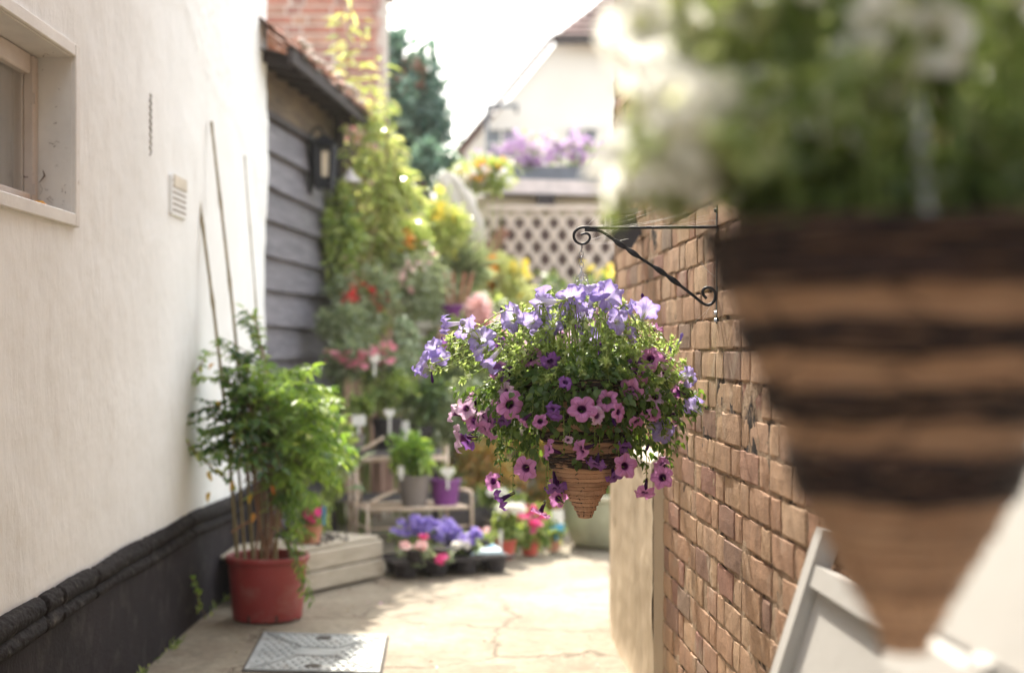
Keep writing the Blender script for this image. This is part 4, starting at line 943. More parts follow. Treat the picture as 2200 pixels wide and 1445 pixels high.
# trailing lower skirt in front of and beside the cone
b = None
n = 1500; r5 = np.random.default_rng(77)
th = r5.uniform(0, 2 * math.pi, n); hh = 0.12 + 0.19 * r5.random(n) ** 0.6; R = np.array([prof(h) for h in hh]) + r5.uniform(0.004, 0.10, n) * (0.3 + 0.7 * np.abs(np.cos(th)))
front = ((np.abs(np.cos(th)) < 0.62) & (np.sin(th) < 0) & (hh < 0.20) & (r5.random(n) < 0.86)) | ((hh < .17) & (np.sin(th * 3 + 1) < -.2)); th = th[~front]; hh = hh[~front]; R = R[~front]; n = len(th)
P = BC + np.stack([R * np.cos(th) * 1.25 - 0.01, R * np.sin(th), hh], -1); D = unit(np.stack([np.cos(th) * .5, np.sin(th) * .5, -np.ones(n) * .9], -1) + r5.normal(size=(n, 3)) * .4)
leaves_mesh('trailing_leaves', M['leafA'], P, D, unit(np.stack([np.cos(th), np.sin(th), np.ones(n) * .4], -1) + r5.normal(size=(n, 3)) * .4), 0.021 * r5.uniform(.6, 1.2, n), 0.015 * r5.uniform(.6, 1.2, n), r5.random(n) * .7, T8, bk)

# the near basket, out of focus
FB = BC + FOFF
fb = make_basket('hanging_basket', 'near conical woven basket of white petunias, badly out of focus, filling the right side', FB, hook0 + FOFF + [0.0, 0, 0.0], 'conical reed hanging baskets', 4)
FT = []
rf = random.Random(31)
for i in range(98):
    x = -0.215 + 0.215 * rf.random() ** 1.25; z = rf.uniform(0.36, 0.55) + max(0, x + .11) * .40 + 0.25 * (x + 0.14) * 0; dy = rf.uniform(-0.12, 0.12)
    if i > 84: x = rf.uniform(0.0, 0.2); z = rf.uniform(0.47, 0.60)
    FT.append((x, z, rf.uniform(0.95, 1.3), 'S', rf.choice(['f', 'fl', 'l', 'ul', 'u', 'fu', 'b']), dy))
e2 = place_flowers(fb, FB, FT, 9, sp=lambda x, z, dy: FB + np.array([x, dy, z]))
tp = []
for i in range(95):
    x = rf.uniform(-0.18, 0.24); z = 0.36 + rf.random() ** 1.3 * 0.19 * (1.15 - abs(x) * 1.0); tp.append(FB + np.array([x, rf.uniform(-0.13, 0.15), z + max(0, x) * 0.35]))
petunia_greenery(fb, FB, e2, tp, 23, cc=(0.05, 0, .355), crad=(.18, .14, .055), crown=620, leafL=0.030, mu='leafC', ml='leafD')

# ------------------------------------------------------------------ weatherboarded shed with tiled eaves
def SX(y): return -1.275 + 0.098 * (y - 7.2)      # face of the shed
sd = thing('weatherboarded_shed', 'old shed of blue-grey weatherboards with an overhanging roof of broken clay tiles', 'shed', (SX(8), 8, 0))
sa = math.atan2(1.0, 0.098)
b = MB(); Z = 0.10; k = 0
rs = np.random.default_rng(61)
while Z < 2.20:
    h = 0.178; y0, y1 = 6.9, 8.95; n = 26; V = []; rn = rs.random()
    jz = 0.012 * rs.normal()
    for i in range(n + 1):
        y = y0 + (y1 - y0) * i / n; x = SX(y); w = 0.0012 * math.sin(i * 0.3 + k * 2.1) + 0.0008 * rs.normal(); zb = Z + w + jz * (i / n)
        V += [[x + 0.001, y, zb + h + 0.02], [x + 0.040, y, zb + 0.004], [x + 0.041, y, zb], [x + 0.008, y, zb - 0.001]]
    Fc = []
    for i in range(n):
        for q in range(3): a_ = i * 4 + q; Fc.append((a_, a_ + 4, a_ + 5, a_ + 1)[::-1])
    b.add(V, Fc, rnd=rn); Z += h; k += 1
b.build('weatherboards', M['board'], sd)
b = MB(); V = []
for i in range(27):
    y = 6.9 + 2.05 * i / 26; V += [[SX(y) + 0.006, y, 2.20], [SX(y) + 0.012, y, 2.50]]
b.add(V, [(i * 2, i * 2 + 2, i * 2 + 3, i * 2 + 1)[::-1] for i in range(26)]); b.build('top_board', M['olive'], sd)
b = MB(); b.beam((SX(6.9) - 0.06, 6.9, 1.2), (SX(8.95) - 0.06, 8.95, 1.2), 0.10, 2.5)
b.beam((SX(6.9) + 0.02, 6.9, 2.245), (SX(8.95) + 0.02, 8.95, 2.245), 0.04, 0.035)
b.box((SX(8.93) + 0.02, 8.93, 1.2), (0.06, 0.06, 2.5)); b.build('shed_frame', M['dark'], sd)
b = MB()   # eaves: rafters, soffit and a slope going up to the left
ev = 0.225
b.add([[SX(6.9) + ev, 6.9, 2.47], [SX(9.0) + ev, 9.0, 2.43], [SX(9.0) - 0.05, 9.0, 2.50], [SX(6.9) - 0.05, 6.9, 2.54]], [(0, 1, 2, 3)])
for i in range(9):
    y = 7.0 + i * 0.24; b.beam((SX(y) + ev - 0.01, y, 2.455), (SX(y) - 0.03, y, 2.51), 0.045, 0.06)
b.beam((SX(6.9) + ev, 6.9, 2.475), (SX(9.0) + ev, 9.0, 2.445), 0.025, 0.07); b.build('eaves_soffit', M['dark'], sd)
b = MB()
for rrow in range(10):
    for i in range(20):
        y = 6.92 + i * 0.107; xx = SX(y) + ev + 0.045 - rrow * 0.11 + rs.normal() * 0.008; z = 2.515 - 0.02 * (y - 6.9) + rrow * 0.075 + rs.normal() * 0.006
        if rrow == 0 and rs.random() < 0.16: continue
        t_ = 0.105 + rs.normal() * 0.004; V = []
        for c in range(5):
            yy = y + (c / 4 - 0.5) * t_; up = 0.018 * math.sin(c / 4 * math.pi) * (1 if i % 2 else 0.4)
            V += [[xx, yy, z + up], [xx - 0.17, yy, z + 0.115 + up], [xx - 0.002, yy, z + up - 0.014]]
        Fc = []
        for c in range(4): a_ = c * 3; Fc += [(a_, a_ + 1, a_ + 4, a_ + 3)[::-1], (a_, a_ + 3, a_ + 5, a_ + 2)]
        b.add(V, Fc, rnd=rs.random())
b.build('roof_tiles', M['tile'], sd)
b = MB()
for i in range(26):
    y = 6.95 + rs.random() * 1.9; c = np.array([SX(y) + ev + 0.02 + rs.normal() * 0.02, y, 2.535 - 0.02 * (y - 6.9) + rs.random() * 0.03])
    b.lathe(c, [(0.004, -0.012), (0.026, -0.004), (0.03, 0.008), (0.012, 0.02), (0.001, 0.022)], 7, wob=lambda T_, j, i=i: 0.3 * math.sin(2 * T_ + i))
tag(b.build('mortar_bedding', M['palemortar'], sd), None, None, kind='stuff')
b = MB(); b.tube([[SX(8.72) + .06, 8.72, 2.5], [SX(8.72) + .06, 8.72, 0.0]], 0.03, 10); b.build('downpipe', M['dark'], sd)

# wall lantern on the boards
c = at(690, 352, 8.12); xf = SX(8.12) + 0.03
ln = thing('wall_lantern', 'black square wall lantern with a cream pane on the grey weatherboards', 'lantern', (xf + 0.07, 8.12, c[2]))
b = MB(); cx = xf + 0.085; cy = 8.12; z0 = c[2] - 0.13; z1 = c[2] + 0.10
for sx in (-1, 1):
    for sy in (-1, 1): b.beam((cx + sx * 0.042, cy + sy * 0.042, z0), (cx + sx * 0.052, cy + sy * 0.052, z1), 0.024, 0.024)
b.box((cx, cy, z0 - 0.005), (0.10, 0.10, 0.02)); b.box((cx, cy, z1), (0.128, 0.128, 0.014))
b.add([[cx - .07, cy - .07, z1 + .008], [cx + .07, cy - .07, z1 + .008], [cx + .07, cy + .07, z1 + .008], [cx - .07, cy + .07, z1 + .008], [cx - .02, cy - .02, z1 + .06], [cx + .02, cy - .02, z1 + .06], [cx + .02, cy + .02, z1 + .06], [cx - .02, cy + .02, z1 + .06]],
      [(0, 3, 2, 1), (4, 5, 6, 7), (0, 1, 5, 4), (1, 2, 6, 5), (2, 3, 7, 6), (3, 0, 4, 7)])
b.box((cx, cy, z0 + .022), (0.098, 0.098, 0.045)); b.box((cx - .03, cy, (z0 + z1) / 2), (0.035, 0.10, z1 - z0)); b.build('cage', M['iron'], ln)
b = MB(); b.box((cx, cy, (z0 + z1) / 2 + 0.01), (0.082, 0.082, z1 - z0 - 0.09)); b.build('pane', M['glassy'], ln)
b = MB(); b.box((xf + 0.008, cy - 0.0, c[2]), (0.016, 0.06, 0.34), bev=.004); b.tube(curve([[xf, cy, z1 + .07], [xf + .05, cy, z1 + .11], [cx, cy, z1 + .06]], 8), 0.008, 6); b.build('wall_arm', M['iron'], ln)

# enamel bell shade hanging from the eaves
c = at(752, 392, 8.5)
bl = thing('bell_shade', 'small white enamel bell shade hanging on a rod among the climber', 'bell', tuple(c))
b = MB(); b.lathe(c, [(0.002, 0.085), (0.012, 0.082), (0.020, 0.062), (0.036, 0.040), (0.062, 0.018), (0.074, 0.0), (0.073, -0.003), (0.058, 0.013), (0.03, 0.036)], 24); b.build('shade', M['bell'], bl, smooth=True)
b = MB(); b.tube([c + [0, 0, 0.08], c + [0, 0, 0.43]], 0.005, 6); b.tube(curve([c + [0, 0, 0.43], c + [-0.05, 0, 0.47], c + [-0.12, 0, 0.46]], 8), 0.006, 6); b.build('rod', M['charcoal'], bl)

# ------------------------------------------------------------------ red brick chimney, ivy stack, lean-to
ck = thing('brick_chimney', 'broad red brick chimney stack with washed pale joints beyond the shed', 'chimney', (-1.5, 11, 0))
x0, x1, yc = -2.25, -1.05, 10.9
b = MB(); bricks(b, (x0, yc), 0.0, x1 - x0, 0.9, 41, -1, 71, j=0.014, Hh=0.060, fine=False)
b2 = MB(); bricks(b, (x1, yc), math.atan2(1.4, -0.01), 1.3, 0.9, 41, -1, 72, j=0.014, Hh=0.060, fine=False)
b.build('brick_courses', M['redbrick'], ck)
b = MB(); b.box(((x0 + x1) / 2 - 0.004, yc + 0.62 + 0.006, 2.0), (x1 - x0 - 0.004, 1.24, 4.0)); b.build('mortar', M['palemortar'], ck)
b = MB(); b.box(((x0 + x1) / 2, yc + 0.62, 4.05), (x1 - x0 + 0.10, 1.34, 0.10)); b.build('capping', M['palemortar'], ck)

iv = thing('ivy_stack', 'old stack smothered in dark blue-green ivy against the sky', 'ivy', (-0.9, 13, 0))
b = MB(); b.box((-1.00, 13.2, 1.9), (0.42, 0.5, 3.6)); b.build('stack', M['redbrick'], iv)
rngP = [((-0.98, 13.0, 3.35), (.38, .42, .62), 2600), ((-0.86, 12.9, 2.80), (.30, .36, .55), 1500), ((-0.95, 12.95, 2.2), (.36, .34, .55), 900)]
for c_, r_, n_ in rngP: foliage(iv, 'ivy_leaves', c_, r_, n_, 0.075, 0.066, M['leaf_ivy'], k=22, stems=0, spread=0.42)

lt = thing('lean_to', 'low pink-washed lean-to with a dark sagging roof beyond the shed', 'lean-to', (-0.9, 10, 0))
b = MB(); b.box((-1.02, 10.1, 1.08), (0.46, 0.9, 2.16)); b.build('wall', flat('pink_wash', (0.40, 0.25, 0.20), 0.85), lt)
b = MB(); V = [[-1.30, 9.5, 2.44], [-0.96, 9.5, 2.40], [-0.60, 9.6, 2.16], [-0.60, 10.6, 2.12], [-0.96, 10.6, 2.36], [-1.30, 10.6, 2.40]]
V = V + [[p[0], p[1], p[2] - 0.07] for p in V]
b.add(V, [(0, 1, 4, 5), (1, 2, 3, 4), (6, 11, 10, 7), (7, 10, 9, 8), (0, 6, 7, 1), (1, 7, 8, 2), (2, 8, 9, 3), (3, 9, 10, 4), (4, 10, 11, 5)]); b.build('roof', M['dark'], lt)

# ------------------------------------------------------------------ gabled house far behind
hs = thing('gabled_house', 'pale rendered house with a half-hipped brown tiled roof at the far end', 'house', (3, 20, 0))
hp = lambda x, y, Y=20.0: at(x, y, Y)
xl = hp(985, 325)[0]; zl = hp(985, 325)[2]; xk = hp(1205, 80)[0]; zk = hp(1205, 80)[2]
xc = 2.35
b = MB(); V = [[xl + 0.1, 20, 0], [2 * xc - xl - 0.1, 20, 0], [2 * xc - xl - 0.1, 20, zl], [2 * xc - xk, 20, zk], [xk, 20, zk], [xl + 0.1, 20, zl]]
V = V + [[p[0], 28, p[2]] for p in V]
b.add(V, [(0, 1, 2, 3, 4, 5), (6, 11, 10, 9, 8, 7), (0, 6, 7, 1), (0, 5, 11, 6), (1, 7, 8, 2)]); hw = b.build('wall', M['housewhite'], hs)
b = MB(); rz = zk + (xc - xk) * 0.98; ry = 21.6
def slope(b, A, B, Cc, D, rows, cols, th=0.05):
    """tiled slope, A-B along the eaves, D-C along the ridge, laid in lapped courses"""
    A, B, Cc, D = map(lambda q: np.array(q, float), (A, B, Cc, D)); nrm = np.cross(B - A, D - A); nrm = nrm / np.linalg.norm(nrm)
    if nrm[2] < 0: nrm = -nrm
    for i in range(rows):
        v0, v1 = i / rows, (i + 1.15) / rows
        for j in range(cols):
            u0, u1 = j / cols, (j + 1) / cols
            P = lambda u, v: (A * (1 - u) + B * u) * (1 - v) + (D * (1 - u) + Cc * u) * v
            b.add([P(u0, v0) + nrm * th, P(u1, v0) + nrm * th, P(u1, v1) + nrm * 0.01, P(u0, v1) + nrm * 0.01, P(u0, v0), P(u1, v0)], [(0, 1, 2, 3), (4, 5, 1, 0)], rnd=random.random())
slope(b, (xk - 0.1, 19.75, zk - 0.05), (2 * xc - xk + 0.1, 19.75, zk - 0.05), (xc + 0.02, ry, rz), (xc - 0.02, ry, rz), 16, 24)
slope(b, (xl - 0.08, 19.9, zl - 0.08), (xl - 0.08, 28, zl - 0.08), (xc, 28, rz), (xc, ry, rz), 30, 14)
slope(b, (xl - 0.08, 19.82, zl - 0.08), (xl + 0.06, 19.95, zl - 0.02), (xk + 0.02, 19.95, zk + 0.02), (xk - 0.12, 19.82, zk - 0.02), 22, 1)
b.build('roof', M['rooftile'], hs)
b = MB(); b.box((xc, 19.72, zk - 0.10), (2 * (xc - xk) + 0.2, 0.10, 0.11)); b.build('gutter', M['dark'], hs)
for wx_ in (1078, 1252):
    c = hp(wx_, 312, 19.9); b = MB(); w_, h_ = .46, .50
    for dx, dz, sx_, sz_ in ((-w_ / 2, 0, .05, h_), (w_ / 2, 0, .05, h_), (0, h_ / 2, w_ + .05, .05), (0, -h_ / 2, w_ + .12, .06), (0, 0, .03, h_), (0, .02, w_, .025)): b.box((c[0] + dx, 19.96 - .004 * (sx_ > sz_), c[2] + dz), (sx_, .08, sz_))
    wf = b.build('window', M['trim'], hs); b = MB(); b.box((c[0], 19.985, c[2]), (w_, .02, h_)); b.build('pane', M['slate'], wf)
b = MB(); A_ = hp(1047, 228, 19.4); B_ = hp(1110, 226, 19.4)
b.box((A_[0], 19.4, A_[2] - 1.0), (0.05, 0.05, 2.0)); b.box(((A_[0] + B_[0]) / 2, 19.4, A_[2]), (B_[0] - A_[0], 0.05, 0.05)); b.box((B_[0], 19.62, A_[2]), (.05, .5, .05)); b.box((A_[0], 19.66, A_[2]), (.05, .5, .05)); b.build('balcony_rail', M['slate'], hs)

# ------------------------------------------------------------------ flat-roofed outbuilding, trough, lattice
ob = thing('outbuilding', 'flat-roofed tan outbuilding with a pinkish white fascia below the gabled house', 'outbuilding', (0.9, 12, 0))
zf0, zf1 = at(0, 422, 12)[2], at(0, 391, 12)[2]
b = MB(); b.box((1.35, 13.5, zf0 / 2), (3.3, 2.9, zf0)); b.build('wall', M['tan'], ob)
b = MB(); b.beam((-0.28, 11.98, (zf0 + zf1) / 2 + 0.03), (3.1, 11.98, (zf0 + zf1) / 2 - 0.06), 0.06, zf1 - zf0, up=(0, 0, 1)); b.build('fascia', M['fascia'], ob)
b = MB(); b.box((1.4, 13.5, zf1 - 0.02), (3.3, 2.95, 0.05)); b.build('roof', M['slate'], ob)
b = MB(); b.beam((at(1155, 0, 11.5)[0], 11.95, at(0, 432, 11.95)[2]), (at(1195, 0, 11.5)[0], 11.95, at(0, 432, 11.95)[2]), 0.1, 0.11); b.build('bracket', M['dark'], ob)
tr = thing('window_trough', 'slate grey trough of purple petunias on the flat roof edge', 'planter', (0.3, 12.2, zf1))
c0, c1 = at(1100, 368, 12.25), at(1330, 372, 12.25); zt0 = zf1 + 0.005
b = MB(); b.box(((c0[0] + c1[0]) / 2, 12.25, zt0 + 0.075), (c1[0] - c0[0], 0.22, 0.15), bev=0.01); b.build('trough', M['slate'], tr)
cc_ = ((c0[0] + c1[0]) / 2 - 0.06, 12.2, zt0 + 0.27)
foliage(tr, 'leaves', cc_, (0.56, 0.15, 0.16), 700, 0.05, 0.03, M['leaf_grey'], k=18, stems=0)
P, O = cloud(cc_, (0.62, 0.17, 0.17), 210, 20, 0.4); P[:, 1] -= 0.05; blossoms(tr, 'petunias', P, 0.032, M['f_lilac'])

lf = thing('lattice_fence', 'pale diamond lattice trellis panel in front of dark boards added as shade', 'trellis', (0.4, 11, 0))
lx0, lx1 = at(1042, 0, 11)[0], at(1420, 0, 11)[0]; lz0, lz1 = 0.4, at(0, 452, 11)[2]
sx, sz = 0.133, 0.190
def clip_line(px, pz, dx, dz):
    ts = sorted([((lx0 if dx > 0 else lx1) - px) / dx, ((lx1 if dx > 0 else lx0) - px) / dx]); tz = sorted([(lz0 - pz) / dz, (lz1 - pz) / dz])
    a_, b_ = max(ts[0], tz[0]), min(ts[1], tz[1]); return (a_, b_) if b_ > a_ else None
for lay, sg in ((0, 1), (1, -1)):
    b = MB(); n = 0
    for k in range(-30, 40):
        px, pz = lx0 + k * sx, lz1; r_ = clip_line(px, pz, sg * sx, -sz)
        if not r_: continue
        a_, e_ = r_; b.beam((px + sg * sx * a_, 11 + lay * 0.012, pz - sz * a_), (px + sg * sx * e_, 11 + lay * 0.012, pz - sz * e_), 0.033, 0.010, up=(0, 1, 0)); n += 1
    b.build('lattice_laths', M['lattice'], lf)
b = MB(); b.box(((lx0 + lx1) / 2, 11.006, lz1 + 0.02), (lx1 - lx0, 0.05, 0.04)); b.box((lx0 - 0.03, 11.006, lz1 / 2), (0.05, 0.05, lz1)); b.build('lattice_frame', M['lattice'], lf)
df = thing('shade_boards', 'dark boards added to stand for the shade behind the lattice', 'fence', (0.4, 11.5, 0))
b = MB()
for k in range(22): b.box((-1.0 + k * 0.125, 11.5 + 0.008 * (k % 2), 1.05), (0.121, 0.02, 2.1), rnd=(k * 7 % 10) / 10)
b.build('boards', M['shade'], df)
b = MB(); b.box((0.35, 11.53, 1.7), (2.8, 0.04, 0.08)); b.box((0.35, 11.53, 0.5), (2.8, 0.04, 0.08)); b.build('rail', M['dark'], df)
pk = thing('leaning_plank', 'reddish brown plank leaning left of the lattice', 'plank', (-0.1, 10.7, 0))
b = MB(); b.beam(at(1085, 492, 10.7), at(1010, 600, 10.7), 0.09, 0.03, up=(0, 1, 0)); b.build('plank_board', flat('russet_plank', (0.26, 0.12, 0.09), 0.8), pk)

# pale canvas hanging on the left, plaster post
cv_ = thing('closed_parasol', 'off-white canvas parasol folded and tilted beside the yellow flowers', 'parasol', (-0.4, 9.6, 0))
b = MB(); A_ = at(955, 372, 9.6); B_ = at(1008, 512, 9.6); n = 28; m = 12; V = []
ax = unit(B_ - A_); sd = np.array([0, 1.0, 0]); s2 = np.cross(ax, sd)
for j in range(m + 1):
    t = j / m; rr = np.interp(t, [0, .15, .5, .85, 1], [0.03, 0.075, 0.11, 0.125, 0.10])
    for k in range(n):
        T_ = 2 * math.pi * k / n; r1 = rr * (1 + 0.20 * math.sin(6 * T_ + t * 2) + 0.08 * math.sin(11 * T_))
        drop = 0.05 * math.sin(3 * T_ + 1) * (t > 0.9)
        V.append(A_ + (B_ - A_) * t + ax * drop + sd * r1 * math.cos(T_) + s2 * r1 * math.sin(T_))
b.add(V, [(j * n + k, j * n + (k + 1) % n, (j + 1) * n + (k + 1) % n, (j + 1) * n + k) for j in range(m) for k in range(n)]); b.build('canopy', M['cloth'], cv_, smooth=True)
b = MB(); b.tube([A_, B_, np.array([B_[0] + 0.08, 9.6, 0.0])], 0.018, 8); b.build('pole', M['benchwood'], cv_)
pp = thing('plaster_post', 'square beige post under the lean-to roof', 'post', (-0.62, 9.4, 0))
c = at(898, 462, 9.4); b = MB(); b.box((c[0], 9.4, 0.96), (0.105, 0.10, 1.92), bev=0.012); b.build('shaft', flat('beige_post', (0.50, 0.42, 0.33), 0.8), pp); b = MB(); b.box((c[0], 9.4, 1.93), (0.13, 0.125, 0.03), bev=0.006); b.build('post_cap', flat('beige_post_cap', (0.54, 0.46, 0.37), 0.8), pp)

# black floodlight near the end of the brick wall
fy = 4.52; c = at(1344, 497, fy); wx = RW(fy)
fl_ = thing('security_light', 'dark boxy security light with a pale side near the end of the brick wall', 'light', (wx - 0.05, fy, c[2]))
b = MB(); cx = c[0] - 0.0
V = [[cx - .040, fy - .02, .048], [cx + .030, fy - .02, .052], [cx + .045, fy - .02, -.01], [cx + .018, fy - .02, -.055], [cx - .022, fy - .02, -.050], [cx - .045, fy - .02, -.005]]
V = [[p[0], p[1], p[2] + c[2]] for p in V]; V = V + [[p[0] * 1.0, p[1] + 0.07, p[2] + 0.004] for p in V]
b.add(V, [(0, 5, 4, 3, 2, 1)[::-1], (6, 7, 8, 9, 10, 11)[::-1]] + [(i, (i + 1) % 6, 6 + (i + 1) % 6, 6 + i) for i in range(6)]); b.build('lamp_body', M['charcoal'], fl_)
b = MB(); b.beam((cx - .046, fy - .015, c[2] + .062), (cx + .034, fy - .015, c[2] + .064), 0.07, 0.014); b.beam((cx - .056, fy - .01, c[2] + 0.05), (cx - .060, fy - .01, c[2] - .03), 0.014, 0.05, up=(0, 1, 0)); b.build('hood', M['whitepaint'], fl_)
b = MB(); b.beam((cx + .01, fy + .03, c[2]), (wx + .01, fy + .03, c[2]), 0.02, 0.02); b.build('mount', M['charcoal'], fl_)

# white flowering twig on the wall above the light
tw = thing('climber_sprig', 'thin sprig with tiny white flowers against the brick wall end', 'sprig', tuple(at(1340, 420, 4.7)))
b = MB(); pts = [at(1350, 462, 4.75), at(1338, 430, 4.72), at(1330, 405, 4.7), at(1322, 385, 4.7)]; cv = curve(pts, 12); b.tube(cv, 0.0022, 5); b.tube(curve([at(1338, 430, 4.72), at(1352, 420, 4.7), at(1362, 428, 4.7)], 6), 0.0016, 4); b.tube([at(1350, 462, 4.75), [RW(4.78), 4.78, at(0, 475, 4.78)[2]]], 0.002, 4); b.build('stalk', M['wood_stem'], tw)
P = np.vstack([cv + rng.normal(size=cv.shape) * 0.013 for _ in range(4)]); blossoms(tw, 'small_flowers', P[::2], 0.010, M['f_white'])
leaves_mesh('leaves', M['leaf_mid'], P, unit(rng.normal(size=P.shape)), unit(rng.normal(size=P.shape)), np.full(len(P), .016), np.full(len(P), .009), rng.random(len(P)), T4, tw)

# ------------------------------------------------------------------ white leaning boards at the near right
wa = thing('white_framed_panel', 'white framed panel leaning against the brick wall behind the near basket', 'panel', (0.5, 2.2, 0))
def lean(y, Z, top=0.735, k=0.315, o=0.0): return np.array([RW(y) - 0.012 - k * (top - Z) - o, y, Z])
def lbeam(b, y0, Z0, y1, Z1, w, t, **kw): b.beam(lean(y0, Z0, **kw), lean(y1, Z1, **kw), w, t, up=(1, 0, -0.3))
b = MB(); lbeam(b, 2.34, 0.745, 2.34, 0.0, 0.050, 0.032); b.build('far_post', M['whitepaint'], wa)
b = MB(); lbeam(b, 1.55, 0.745, 1.55, 0.0, 0.050, 0.032); b.build('near_post', M['whitepaint'], wa)
b = MB(); lbeam(b, 2.312, 0.675, 1.58, 0.675, 0.035, 0.026); b.build('top_rail', M['whitepaint'], wa)
b = MB(); lbeam(b, 2.312, 0.03, 1.58, 0.03, 0.035, 0.026); b.build('bottom_rail', M['whitepaint'], wa)
b = MB(); V = [lean(2.31, .655, o=-.004), lean(1.58, .655, o=-.004), lean(1.58, .05, o=-.004), lean(2.31, .05, o=-.004)]; V = V + [p + [0.008, 0, 0.002] for p in V]
b.add(V, [(0, 3, 2, 1), (4, 5, 6, 7), (0, 1, 5, 4), (1, 2, 6, 5), (2, 3, 7, 6), (3, 0, 4, 7)]); b.build('infill', M['whitepaint'], wa)
wb = thing('white_board', 'taller white painted board leaning nearest the camera at the right edge', 'board', (0.5, 1.3, 0))
kw = dict(top=1.05, k=0.50)
def slab(b, ya, yb, Za, Zb, o, th):
    V = [lean(ya, Zb, o=o, **kw), lean(yb, Zb, o=o, **kw), lean(yb, Za, o=o, **kw), lean(ya, Za, o=o, **kw)]; V = V + [p + [th, 0, th * .4] for p in V]
    b.add(V, [(0, 3, 2, 1), (4, 5, 6, 7), (0, 1, 5, 4), (1, 2, 6, 5), (2, 3, 7, 6), (3, 0, 4, 7)])
b = MB(); slab(b, 1.50, 0.80, 0.765, 1.04, 0.0, 0.018); b.build('upper_panel', M['whitepaint'], wb)
b = MB(); slab(b, 1.50, 0.80, 0.715, 0.752, 0.006, 0.02); b.build('rail', M['whitepaint'], wb)
b = MB(); slab(b, 1.49, 0.80, 0.02, 0.700, 0.0, 0.018); b.build('lower_panel', M['whitepaint'], wb)
b = MB(); slab(b, 1.30, 1.26, 0.10, 0.765, 0.012, 0.010); b.build('stile', M['whitepaint'], wb)

# ------------------------------------------------------------------ pots and plants
def pot(parent, c, r, h, mat_, name='pot', taper=0.74, rim=True):
    b = MB(); r0 = r * taper
    pf = [(0.0, 0.001), (r0, 0.0), (r0 * 1.01, 0.004), (r * 0.965, h * 0.86)]
    pf += [(r * 0.97, h * 0.86), (r * 1.03, h * 0.87), (r * 1.035, h * 0.985), (r * 1.02, h)] if rim else [(r, h * 0.98), (r, h)]
    pf += [(r * 0.93, h), (r * 0.90, h * 0.90)]
    b.lathe(c, pf, 40); o = b.build(name, mat_, parent)
    b = MB(); b.lathe(c, [(0.0, h * 0.9 + 0.004), (r * 0.5, h * 0.9 + 0.006), (r * 0.91, h * 0.9)], 20); b.build('compost', M['moss'], parent); return o
def tagplate(parent, c, w, h, mat_=None, stake=0.1, heart=False, rz=0.0, name='plant_tag'):
    b = MB(); c = np.array(c, float)
    if heart:
        pts = []
        for t in np.linspace(0, 2 * math.pi, 25)[:-1]: pts.append((16 * math.sin(t) ** 3 / 17 * w / 2, (13 * math.cos(t) - 5 * math.cos(2 * t) - 2 * math.cos(3 * t) - math.cos(4 * t)) / 15 * h / 2))
        V = [c + [x, -0.002, z] for x, z in pts] + [c + [x, 0.002, z] for x, z in pts]; n = len(pts)
        b.add(V, [tuple(range(n)), tuple(range(n, 2 * n))[::-1]] + [(i, (i + 1) % n, n + (i + 1) % n, n + i) for i in range(n)])
    else: b.box(c, (w, 0.003, h), rz=rz)
    if stake: b.box(c + [0, 0.001, -h / 2 - stake / 2 + 0.004], (0.012, 0.002, stake))
    b.build(name, mat_ or M['label'], parent)

def plant(label, cat, px, py, Y, rx, ry, n, L, W, mt, name='potted_plant', base=None, potc=None, potr=0.09, poth=0.13, group=None, k=14, stems=7, fl=None, T=T4, ry3=None, tags=(), spread=0.34, droop=0.25, rb=0.0, z0=0.0):
    """foliage seen centred at (px,py) with half-sizes rx, ry (photo px) growing from its pot"""
    c = at(px, py, Y); s = Y / F; r3 = (rx * s, (ry3 or min(rx, ry) * s * 1.0), ry * s)
    t = thing(name, label, cat, (c[0], Y, z0), group)
    top = z0
    if potc is not None:
        bx = at(potc[0], 0, Y)[0] if isinstance(potc, tuple) else c[0]
        pot(t, (bx, Y, z0), potr, poth, base or M['blackpot']); root = (bx, Y, z0 + poth * 0.9)
    else: root = (c[0], Y, z0)
    foliage(t, 'foliage', c, r3, n, L, W, M[mt], T=T, k=k, stems=stems, root=root, spread=spread, droop=droop, rbias=rb)
    for (nm, m_, cnt, r_, fx, fy, frx, fry) in (fl or []):
        fc = at(fx, fy, Y - 0.03); P, O = cloud(fc, (frx * s, r3[1] * 0.9, fry * s), cnt, max(4, cnt // 4), 0.4); P[:, 1] -= 0.03
        blossoms(t, nm, P, r_, M[m_])
    for tg in tags: tagplate(t, at(tg[0], tg[1], Y - r3[1] * 0.8), *tg[2:])
    return t
GP = 'potted plants massed along the end of the alley'
# climbers and shrubs
t = thing('lime_climber', 'tall lime-yellow climber with long narrow leaves glowing up the brick chimney', 'climber', (-0.85, 8.75, 0))
ex = MB(); LP, LD = [], []
for k in range(15):
    x0_, x1_ = 790 + rng.normal() * 30, np.interp(k, [0, 4, 9, 14], [752, 785, 830, 860]) + rng.normal() * 12
    top = [-40, -25, -60, 40, 120, 160, 200, 130, 240, 300, 210, 280, 340, 300, 360][k]; Y = 8.75 + rng.normal() * 0.1
    pts = [np.array([at(x0_, 0, Y)[0], Y, 0.0]), at(x0_ * .7 + x1_ * .3 + rng.normal() * 8, 700, Y), at(x1_ + rng.normal() * 12, (top + 600) / 2, Y), at(x1_, top, Y)]
    cv = curve(pts, 48); ex.tube(cv, np.linspace(0.006, 0.002, len(cv)), 5)
    for i in range(12, len(cv)):
        for q in range(2 if i < 34 else 1):
            LP.append(cv[i] + rng.normal(size=3) * 0.015); LD.append(unit(np.array([rng.normal() * 1.0, rng.normal() * 0.8, rng.normal() * 0.35 - 0.28])))
ex.mat = M['wood_stem']; LP = np.array(LP); LD = np.array(LD); n = len(LP)
